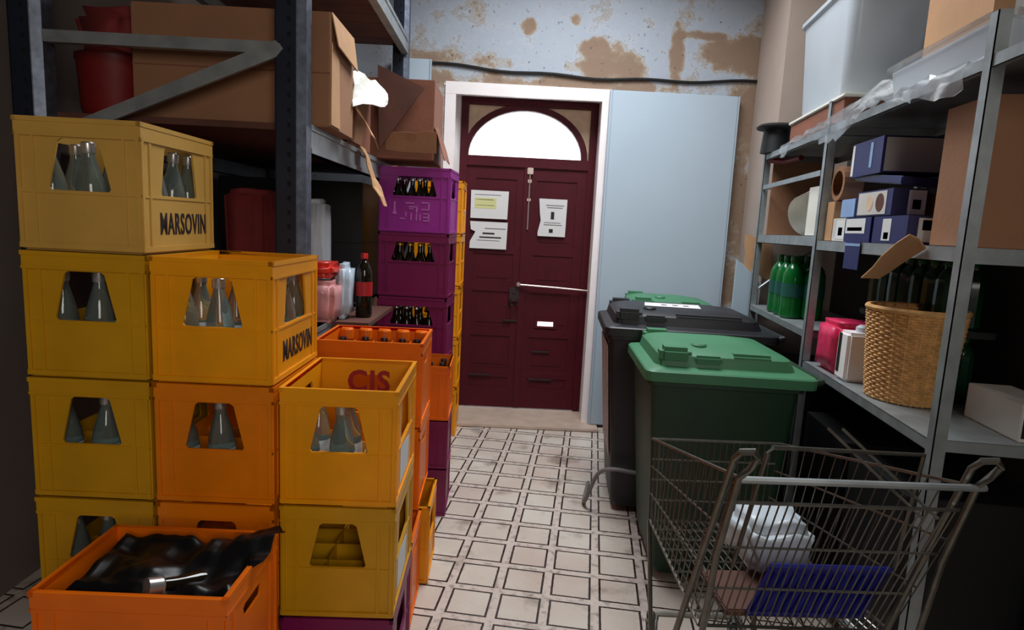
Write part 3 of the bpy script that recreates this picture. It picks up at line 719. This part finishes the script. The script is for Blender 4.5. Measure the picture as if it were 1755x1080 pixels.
# ------------------------------------------------------------------ right rack (three posts, shelves)
rr = thing('shelving_unit', 'galvanised slotted steel shelving along the right wall', 'shelf', (1.0, 1.85, 0))
def rpost(y, zt=2.12, x=1.0):
    b = MB(); b.box((x, y, 0), (x + .036, y + .003, zt)); b.box((x, y, 0), (x + .003, y + .036, zt)); p = b.build('post', 'zinc', rr, world=True)
    b = MB()
    for i in range(int(zt / .05)):
        b.box((x + .012, y - .0006, .03 + .05 * i), (x + .024, y + .001, .055 + .05 * i)); b.box((x - .0006, y + .012, .03 + .05 * i), (x + .001, y + .024, .055 + .05 * i))
    b.build('slot_holes', 'hole', p, world=False)
    return p
for y in (1.85, 3.0, 4.05):
    for x in (1.0, 1.40 if y < 4 else 1.02):
        if x == 1.02: continue
        p = rpost(y, 2.12, x)
def rshelf(y0, y1, z, d=.43, lip=.035):
    b = MB(); x0 = 1.004
    b.box((x0, y0, z - .004), (x0 + d, y1, z)); b.box((x0, y0, z - lip), (x0 + .004, y1, z)); b.box((x0, y0, z - lip), (x0 + .018, y1, z - lip + .003))
    b.box((x0 + d - .004, y0, z - lip), (x0 + d, y1, z)); b.box((x0, y0, z - lip), (x0 + d, y0 + .004, z)); b.box((x0, y1 - .004, z - lip), (x0 + d, y1, z))
    b.build('shelf_board', 'zinc', rr, world=True)
rshelf(1.89, 2.995, .945); rshelf(3.04, 4.09, 1.085)
rshelf(1.89, 2.995, 1.505, lip=.045); rshelf(3.04, 4.09, 1.525, lip=.05)
rshelf(1.6, 2.995, 2.01); rshelf(3.04, 4.09, 2.01)
b = MB(); b.box((1.0, 4.05, 1.80), (1.4, 4.056, 1.83)); b.build('brace', 'zinc', rr, world=True)
b = MB(); b.tube([(1.01, 4.06, 1.16), (1.38, 4.06, 1.48)], .008, 6); b.build('brace', 'zinc', rr, world=True)
b = MB(); b.box((1.004, 3.06, 1.80), (1.008, 4.05, 1.825)); b.build('brace', 'zinc', rr, world=True)
rshelf(1.89, 2.995, .12); rshelf(3.04, 4.09, .12)

def rbox(name, label, cat, x0, x1, y0, y1, z0, z1, m, rz=0.0, extra=(), group=None, bev=.002):
    t = thing(name, label, cat, ((x0 + x1) / 2, (y0 + y1) / 2, z0), rz, group); w, d, h = (x1 - x0) / 2, (y1 - y0) / 2, z1 - z0
    MB().box((-w, -d, 0), (w, d, h), bev=bev).build('carton', m, t)
    for (face, a0, b0, a1, b1, mm, nm) in extra:
        b = MB()
        if face == 'x': b.box((-w - .0012, d - a1 * 2 * d, b0 * h), (-w + .0005, d - a0 * 2 * d, b1 * h))
        else: b.box((-w + a0 * 2 * w, -d - .0012, b0 * h), (-w + a1 * 2 * w, -d + .0005, b1 * h))
        b.build(nm, mm, t)
    return t
ZM = 1.506
# middle shelf, near bay: navy cartons
rbox('carton', 'navy carton with two pale stripes, topmost of the pile on the middle shelf', 'carton', 1.03, 1.27, 2.50, 2.78, 1.765, 1.90, 'navy', 0, [('y', .04, .05, .98, .95, 'greycarton', 'end_face'), ('x', .02, .05, .10, .95, 'paper', 'stripe'), ('x', .62, .2, .70, .9, 'paleblue', 'stripe')])
t = thing('folded_carton', 'flattened navy carton lying slanted under the topmost navy carton', 'carton', (1.17, 2.52, 1.70))
MB().box((-.13, -.17, 0), (.16, .24, .03), bev=.004).xf(Matrix.Rotation(R(6), 4, 'X') @ Matrix.Rotation(R(3), 4, 'Y')).xf(Matrix.Translation((0, 0, .022))).build('carton', 'navy', t)
t = rbox('carton', 'navy carton with a round picture, second layer of the pile on the middle shelf', 'carton', 1.025, 1.14, 2.36, 2.66, 1.605, 1.70, 'navy', 0, [('x', .05, .06, .85, .94, 'greycarton', 'picture_panel'), ('y', .45, .06, .95, .94, 'paper', 'sticker'), ('y', .58, .25, .82, .6, 'greyprint', 'print')])
b = MB(); b.lathe([(.033, -.001), (.033, .001)], 20, mat=Matrix.Translation((-.0588, -.055, .048)) @ Matrix.Rotation(R(90), 4, 'Y')); b.build('round_picture', 'deck', t)
b = MB(); b.lathe([(.028, -.001), (.028, .001)], 20, mat=Matrix.Translation((-.0588, .03, .048)) @ Matrix.Rotation(R(90), 4, 'Y')); b.build('round_picture', 'spandrel', t)
rbox('carton', 'pale blue carton beside the round picture carton on the middle shelf', 'carton', 1.03, 1.15, 2.69, 2.83, 1.605, 1.68, 'paleblue')
rbox('carton', 'white carton with small printed label at the left of the pile', 'carton', 1.03, 1.15, 2.75, 2.90, ZM, 1.603, 'greycarton', 0, [('x', .3, .1, .9, .9, 'paper', 'sticker'), ('x', .45, .25, .75, .6, 'paleblue', 'print')])
rbox('carton', 'dark carton with white lettered panel on the front of middle shelf', 'carton', 1.022, 1.16, 2.50, 2.745, ZM, 1.602, 'navy', 0, [('x', .05, .35, .8, .95, 'paper', 'panel'), ('x', .12, .45, .7, .6, 'paleblue', 'print'), ('y', .1, .1, .5, .9, 'greycarton', 'sticker')])
rbox('carton', 'navy carton with white barcode sticker, bottom layer nearest on middle shelf', 'carton', 1.022, 1.15, 2.22, 2.48, ZM, 1.602, 'navy', 0, [('x', .30, .1, .55, .9, 'paper', 'sticker'), ('x', .36, .15, .5, .4, 'greyprint', 'print'), ('y', .25, .1, .7, .92, 'paper', 'sticker'), ('y', .35, .5, .6, .85, 'paleblue', 'print')])
t = thing('hanging_card', 'navy card hanging from the edge of the middle shelf', 'card', (1.0, 2.58, 1.40))
MB().box((-.003, -.07, 0), (.0, .07, .108)).build('card', 'navy', t); MB().box((-.004, -.07, .09), (-.002, .07, .1)).build('stripe', 'paleblue', t)
rbox('cardboard_box', 'tall brown cardboard box at the right end of the middle shelf', 'box', 1.07, 1.38, 1.94, 2.17, ZM, 1.93, 'card')
rbox('cardboard_box', 'brown cardboard box behind the navy cartons on the middle shelf', 'box', 1.17, 1.40, 2.35, 2.9, ZM, 1.69, 'card2')
b = MB(); b.sheet([[(1.0 - .03 * j + .01 * random.random(), 2.34 - .075 * i + .10 * (i / 4) * 0, 1.385 + .028 * i + .03 * j * (i / 4) - .02 * (j == 2) * random.random()) for i in range(5)] for j in range(3)], .005)
tag(b.build('torn_cardboard', 'card2'), 'torn cardboard flap sticking out below the middle shelf above the wicker basket', 'cardboard')
t = thing('tape_roll', 'brown rolls standing left of the navy cartons on the middle shelf', 'tape roll', (1.08, 2.93, 1.68))
b = MB(); b.lathe([(.055, -.04), (.075, -.04), (.075, .04), (.055, .04)], 20, cap=False, mat=Matrix.Translation((0, 0, .076)) @ Matrix.Rotation(R(90), 4, 'Y')); b.build('roll', 'card', t)
rbox('carton', 'plain brown box under the brown tape roll on the middle shelf', 'carton', 1.03, 1.2, 2.905, 2.99, ZM, 1.678, 'card2')
# middle shelf, far bay
rbox('carton', 'narrow white box standing on the far middle shelf beside the middle post', 'carton', 1.03, 1.12, 3.06, 3.26, 1.527, 1.76, 'whitecard')
for k, (y, r) in enumerate(((3.42, .13), (3.51, .125), (3.60, .12))):
    t = thing('oval_plate', ('front', 'middle', 'rear')[k] + ' one of three off white oval plates leaning on the far middle shelf', 'plate', (1.12, y, 1.527), group='plates on the far shelf')
    b = MB(); b.lathe([(.02, 0), (r * .7, .004), (r, .016), (r, .02), (r * .68, .009), (.02, .005)], 24)
    b.xf(Matrix.Translation((0, 0, r)) @ Matrix.Rotation(R(62), 4, 'Y') @ Matrix.Rotation(R(90), 4, 'Z') @ Matrix.Diagonal((.75, 1, 1, 1))); b.xf(Matrix.Rotation(R(50), 4, 'Z'))
    lo = min(v.co.z for v in b.bm.verts); b.xf(Matrix.Translation((0, 0, -lo)))
    b.build('plate', 'plate', t, True)
rbox('cardboard_sheet', 'brown corrugated cardboard sheet standing at the far end of the far middle shelf', 'cardboard', 1.05, 1.40, 4.03, 4.045, 1.527, 1.97, 'card')
rbox('crate_of_goods', 'dark wooden tray behind the oval plates on the far middle shelf', 'tray', 1.22, 1.41, 3.10, 3.9, 1.527, 1.70, 'deck')
# lower shelf, far bay: green soda bottles
k = 0
names = ['green soda bottle at the front left of the group on the far lower shelf', 'green soda bottle front centre in the group on the far lower shelf', 'green soda bottle front right next to the middle post on far lower shelf',
         'green soda bottle rear left of the group on the far lower shelf', 'green soda bottle rear centre of the group on the far lower shelf', 'green soda bottle rear right of the group on the far lower shelf']
for (x, y) in ((1.07, 3.72), (1.07, 3.60), (1.07, 3.48), (1.17, 3.70), (1.17, 3.58), (1.17, 3.46)):
    bottle_thing('soda_bottle', names[k], (x, y, 1.087), .055, .33, 'pet', 'greencap', 'greenlabel', 'green soda bottles'); k += 1
# lower shelf, near bay: two tiers of dark green bottles, tray between
for tier, z in enumerate((.947, 1.215)):
    for r_ in range(2):
        for i in range(7):
            bottle_thing('soda_bottle', 'dark green bottle in the ' + ('lower', 'upper')[tier] + ' tier at the back of the near lower shelf', (1.27 + .085 * r_, 2.95 - .09 * i, z), .038, .24, 'darkpet', 'greencap', None, 'dark green bottles ' + ('lower', 'upper')[tier] + ' tier', 10)
rbox('bottle_tray', 'black tray separating the two tiers of dark green bottles', 'tray', 1.22, 1.41, 2.33, 2.99, 1.189, 1.213, 'black')
pack('wrapped_pack', 'pink wrapped pack standing beside the middle post on the lower shelf', 'pack', (1.12, 2.82, .946), 0, .19, .22, .22, 'pink', .008)
t = thing('white_dispenser', 'white plastic dispenser with a dark slot next to the wicker basket', 'dispenser', (1.10, 2.64, .946))
MB().box((-.07, -.055, 0), (.06, .055, .20), bev=.012).build('housing', 'white', t, True); MB().box((-.072, .01, .03), (-.069, .035, .19)).build('slot', 'black', t)
MB().lathe([(.025, 0), (.025, .02), (.012, .03)], 12, (0, 0, .199)).build('knob', 'milk', t, True)
rbox('storage_box', 'grey plastic box with dark front at the right end of the lower shelf', 'box', 1.27, 1.40, 1.93, 2.2, .946, 1.06, 'greycarton', 0, [('y', .05, .1, .95, .7, 'black', 'front_panel')])
for k, y in enumerate((2.0, 2.5)):  # black boxes added to darken the space below the lower shelf
    rbox('darkening_box', ('near', 'far')[k] + ' black box added to darken the bottom shelf under the wicker basket', 'crate', 1.03, 1.42, y, y + .44, .122, .72, 'black')
rbox('darkening_box', 'black box added to darken the bottom shelf of the far bay', 'crate', 1.03, 1.42, 3.1, 4.0, .122, .8, 'black')
# wicker basket
t = thing('wicker_basket', 'round tan wicker basket on the lower shelf', 'basket', (1.165, 2.38, .947))
b = MB(); nrow = 34; H = .335; ns = 22
def br(z): return .125 + .028 * (z / H)
for i in range(nrow):
    z = .006 + (H - .02) * i / (nrow - 1); pts = []
    for k in range(ns * 4):
        a = 2 * math.pi * k / (ns * 4); rr_ = br(z) + .0042 * math.cos(ns * a / 1 + (math.pi if i % 2 else 0)); pts.append((rr_ * math.cos(a), rr_ * math.sin(a), z))
    b.tube(pts, .0052, 5, closed=True)
for k in range(ns):
    a = 2 * math.pi * (k + .5) / ns; b.tube([(br(0) * math.cos(a), br(0) * math.sin(a), 0), (br(H) * math.cos(a), br(H) * math.sin(a), H - .005)], .004, 5)
b.lathe([(.01, .002), (.122, .002), (.122, .008), (.01, .008)], 24, cap=True)
b.build('weave', 'wicker', t, True)
b = MB(); b.lathe([(br(H) - .008, H - .012), (br(H) + .008, H - .014), (br(H) + .011, H - .005), (br(H) + .006, H + .004), (br(H) - .006, H + .003)], 32, cap=False); b.build('rim', 'wicker', t, True)
# top shelf
t = thing('plastic_tub', 'large translucent plastic storage tub standing on the top shelf', 'tub', (1.205, 3.31, 2.13))
def rrect(w, d, r, z, n=4, cx=0.0, cy=0.0):
    o = []
    for (sx, sy, a0) in ((1, 1, 0), (-1, 1, 90), (-1, -1, 180), (1, -1, 270)):
        for k in range(n + 1):
            a = R(a0 + 90 * k / n); o.append((cx + sx * (w / 2 - r) + r * math.cos(a), cy + sy * (d / 2 - r) + r * math.sin(a), z))
    return o
b = MB(); b.loft([rrect(.31, .56, .04, 0), rrect(.32, .58, .04, .02), rrect(.36, .66, .05, .47), rrect(.39, .69, .05, .475), rrect(.39, .69, .05, .495), rrect(.355, .655, .05, .495), rrect(.345, .64, .05, .47), rrect(.30, .56, .04, .03)])
b.build('tub_body', 'tub', t, True)
t = thing('flat_box', 'flat brown box under the translucent tub on the top shelf', 'box', (1.20, 3.22, 2.012))
MB().box((-.19, -.34, 0), (.2, .40, .10), bev=.004).build('carton', 'card3', t); MB().box((-.2, -.35, .10), (.2, .41, .116), bev=.004).build('lid', 'whitecard', t)
t = thing('upturned_pot', 'upturned black pot at the far end of the top shelf', 'pot', (1.04, 4.0, 2.012))
MB().lathe([(.085, 0), (.075, .13), (.115, .14), (.12, .15), (.1, .165), (.02, .17)], 24).build('pot_body', 'black', t, True)
b = MB(); b.tube([(1.02, 4.0, 1.97), (1.08, 3.9, 1.955), (1.12, 3.75, 1.962)], .016, 8); tag(b.build('red_strap', 'red', smooth=True), 'red strap bundle tucked under the far end of the top shelf', 'strap')
t = thing('clear_container', 'grey translucent lidded container at the near end of the top shelf', 'container', (1.22, 2.24, 2.012))
b = MB(); b.loft([rrect(.34, .60, .04, 0), rrect(.36, .64, .04, .11)]); b.build('container_body', 'tub', t, True); b = MB(); b.loft([rrect(.39, .69, .05, .111), rrect(.39, .69, .05, .13), rrect(.36, .64, .05, .138)]); b.build('lid', 'clear', t, True)
rbox('cardboard_box', 'brown cardboard box with white label at the near end of top shelf', 'box', 1.12, 1.40, 2.1, 2.5, 2.152, 2.38, 'card2', 0, [('y', .2, .1, .95, .72, 'paper', 'label')])
# wrap draping over the front edge
g = []
for j in range(34):
    row = []
    y = 1.95 + 1.75 * j / 33
    for i in range(10):
        u_ = i / 9
        x = 1.12 - .135 * min(1, u_ * 1.6); z = 2.015 + .13 * (1 - min(1, u_ * 1.5)) * (.6 + .5 * math.sin(y * 5)) - .07 * max(0, u_ - .62) / .38 * (.6 + .6 * math.sin(y * 7))
        p = Vector((x, y, z)); p += Vector((noise.noise(p * 14), 0, noise.noise(p * 18 + Vector((3, 3, 3))))) * .035
        p.x = min(p.x, .998 if z < 2.02 else 9); row.append(p)
    g.append(row)
tag(MB().sheet(g, .0015).build('plastic_wrap', 'clear', smooth=True, ang=1.0), 'crumpled clear plastic wrap draped over the edge of the top shelf', 'plastic wrap')
pack('green_bundle', 'dark green bundle inside the top of the translucent tub', 'bundle', (1.22, 3.2, 2.6), 0, .2, .3, .09, 'green_body')

# ------------------------------------------------------------------ wheelie bins (seen from the side, hinge to the right)
def wheelie(label, x, y, rz, L, Wd, H, bm, lm, loc_fix=None, label_panel=False, sticker=False):
    """x,y = near left foot corner; length L along x, width Wd along y"""
    t = thing('wheelie_bin', label, 'bin', (x, y, 0), rz)
    zt = H * .885; tp = .075; ty = .05
    def ring(x0, x1, y0, y1, z, r=.03): 
        return [(a + (x0 + x1) / 2, c + (y0 + y1) / 2, e) for a, c, e in rrect(x1 - x0, y1 - y0, r, z, 3)]
    b = MB()
    b.loft([ring(0.01, L - .17, .0, Wd - 2 * ty, .03), ring(-.005, L - .15, -.005, Wd - 2 * ty + .005, .06), ring(-.02, L - .13, -.015, Wd - 2 * ty + .015, .24), ring(-tp, L - .09, -ty + .008, Wd - ty - .008, zt - .06),
            ring(-tp - .014, L - .075, -ty - .012, Wd - ty + .012, zt - .055), ring(-tp - .014, L - .075, -ty - .012, Wd - ty + .012, zt)])
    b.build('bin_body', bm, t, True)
    # lid: skirt, shallow dome stepping up, raised panels
    x0, x1, y0, y1 = -tp - .03, L - .03, -ty - .028, Wd - ty + .028
    b = MB()
    b.loft([ring(x0, x1, y0, y1, zt - .035, .04), ring(x0, x1, y0, y1, zt + .004, .04), ring(x0 + .006, x1 - .006, y0 + .006, y1 - .006, zt + .010, .04), ring(x0 + .045, x1 - .07, y0 + .05, y1 - .05, zt + .022, .05),
            ring(x0 + .055, x1 - .09, y0 + .06, y1 - .06, zt + .066, .05), ring(x0 + .07, x1 - .11, y0 + .075, y1 - .075, zt + .078, .05), ring(x0 + .12, x1 - .24, y0 + .17, y1 - .17, zt + .098, .05)])
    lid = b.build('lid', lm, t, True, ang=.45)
    for lo, hi, bv in (((x0 + .06, y0 + .045, zt + .03), (x0 + .19, y0 + .14, zt + .10), .018), ((x0 + .06, y1 - .14, zt + .03), (x0 + .19, y1 - .045, zt + .10), .018),
                       ((x0 + .20, y0 + .045, zt + .03), (x0 + .315, y0 + .14, zt + .072), .01), ((x0 + .35, y0 + .06, zt + .03), (x1 - .17, y0 + .15, zt + .085), .012)):
        MB().box(lo, hi, bev=bv).build('raised_rib', lm, lid, True)
    MB().lathe([(.035, 0), (.035, .03), (.03, .036)], 16, (x0 + .24, y0 + .17, zt + .068)).build('lid_boss', lm, lid, True)
    b = MB(); b.tube([(L - .06, -.01, zt - .03), (L + .0, -.01, zt - .01), (L + .0, Wd - 2 * ty + .01, zt - .01), (L - .06, Wd - 2 * ty + .01, zt - .03)], .016, 8); b.build('handle', bm, t, True)
    for yy in (-.02, Wd - 2 * ty - .03):
        o = MB().lathe([(.09, 0), (.1, .008), (.1, .042), (.09, .05)], 24, mat=Matrix.Translation((L - .20 + .02, yy + .05, .1)) @ Matrix.Rotation(R(90), 4, 'X')).build('wheel', 'black', t, True)
    if label_panel:
        MB().prism([(-.0305, .02, .30), (-.0305, Wd - .15, .30), (-tp - .002, Wd - .12, zt - .1), (-tp - .002, .0, zt - .1)], (-.003, 0, 0)).build('side_label', 'bin_label', t)
    if sticker: 
        MB().prism([(.12, Wd * .30, zt + .0995), (.42, Wd * .28, zt + .0995), (.44, Wd * .56, zt + .0995), (.14, Wd * .56, zt + .0995)], (0, 0, .001)).build('sticker', 'paper', lid)
        b = MB()
        for i in range(3): b.box((.22 + .06 * i, Wd * .38, zt + .1006), (.25 + .06 * i, Wd * .46, zt + .1012))
        b.build('print', 'greyprint', lid)
    return t
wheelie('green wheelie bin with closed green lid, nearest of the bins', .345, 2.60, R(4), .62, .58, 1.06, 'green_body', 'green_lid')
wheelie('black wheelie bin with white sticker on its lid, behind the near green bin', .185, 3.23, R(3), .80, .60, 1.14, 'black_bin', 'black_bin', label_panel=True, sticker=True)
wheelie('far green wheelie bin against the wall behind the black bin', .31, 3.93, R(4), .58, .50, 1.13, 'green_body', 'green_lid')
pts = [(.06, 3.55, .012), (.04, 3.30, .012), (.05, 3.22, .06), (.10, 3.17, .22), (.17, 3.135, .27), (.30, 3.13, .265), (.42, 3.12, .28), (.60, 3.13, .30)]
sm = []
for i in range(len(pts) - 1):
    p0, p1, p2, p3 = [Vector(pts[max(0, min(len(pts) - 1, i + k))]) for k in (-1, 0, 1, 2)]
    for k in range(6):
        q = k / 6; sm.append(.5 * ((2 * p1) + (p2 - p0) * q + (2 * p0 - 5 * p1 + 4 * p2 - p3) * q * q + (3 * p1 - p0 - 3 * p2 + p3) * q ** 3))
tag(MB().tube(sm, .011, 7).build('grey_hose', 'grey_hose', smooth=True), 'grey hose looped low around the front of the black bin', 'hose')

# ------------------------------------------------------------------ shopping trolley
tr = thing('shopping_trolley', 'chromed wire shopping trolley at the lower right', 'trolley', (.55, 1.8, 0))
NL, NR = Vector((.374, 1.42, .95)), Vector((.93, 1.51, .95)); FL, FR = Vector((.244, 2.10, .80)), Vector((.68, 2.17, .80))
BNL, BNR = Vector((.345, 1.58, .47)), Vector((.86, 1.66, .47)); BFL, BFR = Vector((.255, 2.08, .515)), Vector((.655, 2.14, .515))
rw, rt = .0021, .0048
def mesh_panel(name, a, b_, c, d, nu, nv, rail=True, rv=None):
    """a-b top edge, c-d bottom edge (c under a)"""
    m = MB()
    for i in range(nu + 1):
        u_ = i / nu; m.tube([a.lerp(b_, u_), c.lerp(d, u_)], rw, 4)
    for j in range(nv + 1):
        v_ = j / nv; m.tube([a.lerp(c, v_), b_.lerp(d, v_)], (rt if j in (0, nv) else rw * 1.6), 5)
    return m.build(name, 'wire', tr, world=True)
mesh_panel('side_panel', NL, FL, BNL, BFL, 16, 3); mesh_panel('side_panel', NR, FR, BNR, BFR, 16, 3)
mesh_panel('front_panel', FL, FR, BFL, BFR, 20, 4); mesh_panel('rear_gate', NL.lerp(BNL, .14), NR.lerp(BNR, .14), BNL, BNR, 26, 3)
mesh_panel('basket_floor', BNL, BNR, BFL, BFR, 18, 9)
b = MB()
dn = (NR - NL).normalized(); fw = Vector((-.26, .96, 0)).normalized()
H1 = NL + Vector((-.02, .0, .0))
b.tube([NL + Vector((-.012, 0, .0)), NL + Vector((0, -.004, .0)), NR + Vector((0, -.004, .0)), NR + Vector((.012, 0, 0))], .0085, 8)
b.build('push_handle', 'zinc', tr, True, True)
for a_, sgn in ((NL, 1), (NR, 1)):
    b = MB(); e = a_ + Vector((-.008, -.005, -.016))
    b.tube([e + Vector((-.10, .18, -.62)), e + Vector((-.055, .10, -.28)), e + Vector((-.012, .01, .06)), e + Vector((-.004, -.01, .085)), e + Vector((.022, -.02, .092)), e + Vector((.034, -.015, .075)), e + Vector((.02, -.005, .045)), e + Vector((.0, .0, .02)), e + Vector((-.02, .05, -.2)), e + Vector((-.03, .13, -.62))], .0085, 8)
    b.build('upright_tube', 'wire', tr, True, True)
# child seat: folded blue flap and its bars
SL, SRr = NL.lerp(NR, .30) + Vector((-.02, .16, -.305)), NL.lerp(NR, .87) + Vector((-.02, .16, -.305))
dv = Vector((-.05, -.0, -.14))
b = MB()
b.prism([SL, SRr, SRr + dv, SL + dv], Vector((-.02, .10, .0)).normalized() * .006)
for i in range(12):
    p = SL.lerp(SRr, (i + .5) / 12); b.tube([p + Vector((0, -.003, -.02)), p + dv + Vector((0, -.003, .005))], .004, 5)
b.tube([SL, SRr], .009, 6); b.tube([SL + dv, SRr + dv], .007, 6)
b.build('seat_flap', 'blue', tr, world=True)['label'] = 'blue plastic child seat flap'
b = MB(); o_ = Vector((-.03, .12, .0))
b.tube([NL.lerp(NR, .18) + o_ + Vector((-.03, .02, -.30)), NL.lerp(NR, .22) + o_ + Vector((0, 0, .02)), NL.lerp(NR, .24) + o_ + Vector((0, 0, .035)), NL.lerp(NR, .93) + o_ + Vector((0, 0, .03)), NL.lerp(NR, .96) + o_ + Vector((-.03, .03, -.3))], .006, 7)
b.tube([NL.lerp(NR, .55) + o_ + Vector((0, .1, .06)), NL.lerp(NR, .8) + Vector((0, .02, -.09))], .004, 5); b.tube([NL.lerp(NR, .62) + o_ + Vector((0, .1, .06)), NL.lerp(NR, .87) + Vector((0, .02, -.09))], .004, 5)
b.build('seat_bars', 'wire', tr, True, True)
# chassis and castors
b = MB(); b.tube([NL + Vector((-.11, .18, -.62)), (.28, 1.95, .14), (.30, 2.12, .14)], .011, 8); b.tube([NR + Vector((-.11, .18, -.62)), (.62, 2.0, .14), (.60, 2.16, .14)], .011, 8)
b.tube([NL + Vector((-.04, .14, -.62)), Vector((.33, 1.5, .14))], .011, 8); b.tube([NR + Vector((-.04, .14, -.62)), Vector((.88, 1.6, .14))], .011, 8)
b.tube([(.30, 2.12, .14), (.60, 2.16, .14)], .011, 8); b.tube([(.33, 1.5, .14), (.28, 1.95, .14)], .011, 8); b.tube([(.88, 1.6, .14), (.62, 2.0, .14)], .011, 8)
b.tube([BFL, (.28, 1.98, .14)], .008, 6); b.tube([BFR, (.62, 2.02, .14)], .008, 6)
b.build('chassis', 'wire', tr, True, True)
for p in ((.30, 2.12), (.60, 2.16), (.33, 1.5), (.88, 1.6)):
    cs = MB().lathe([(.05, -.014), (.056, -.01), (.056, .01), (.05, .014)], 18, mat=Matrix.Translation((p[0], p[1], .0565)) @ Matrix.Rotation(R(80), 4, 'Y')).build('castor', 'black', tr, True, True)
    b = MB(); b.box((p[0] - .02, p[1] - .012, .05), (p[0] - .016, p[1] + .012, .14)); b.box((p[0] + .016, p[1] - .012, .05), (p[0] + .02, p[1] + .012, .14)); b.box((p[0] - .02, p[1] - .012, .125), (p[0] + .02, p[1] + .012, .14)); b.xf(tr.matrix_basis.inverted())
    b.build('fork', 'zinc', cs)
# load in the basket
pack('plastic_bag', 'milky plastic bag lying in the shopping trolley', 'bag', (.595, 1.90, .515), R(8), .21, .20, .15, 'milk', .025)
t = thing('cardboard_piece', 'flat brown cardboard lying on the floor of the shopping trolley', 'cardboard', (.50, 1.72, .488), R(9))
MB().box((-.10, -.10, 0), (.24, .10, .02), bev=.004).build('carton', 'deck', t)
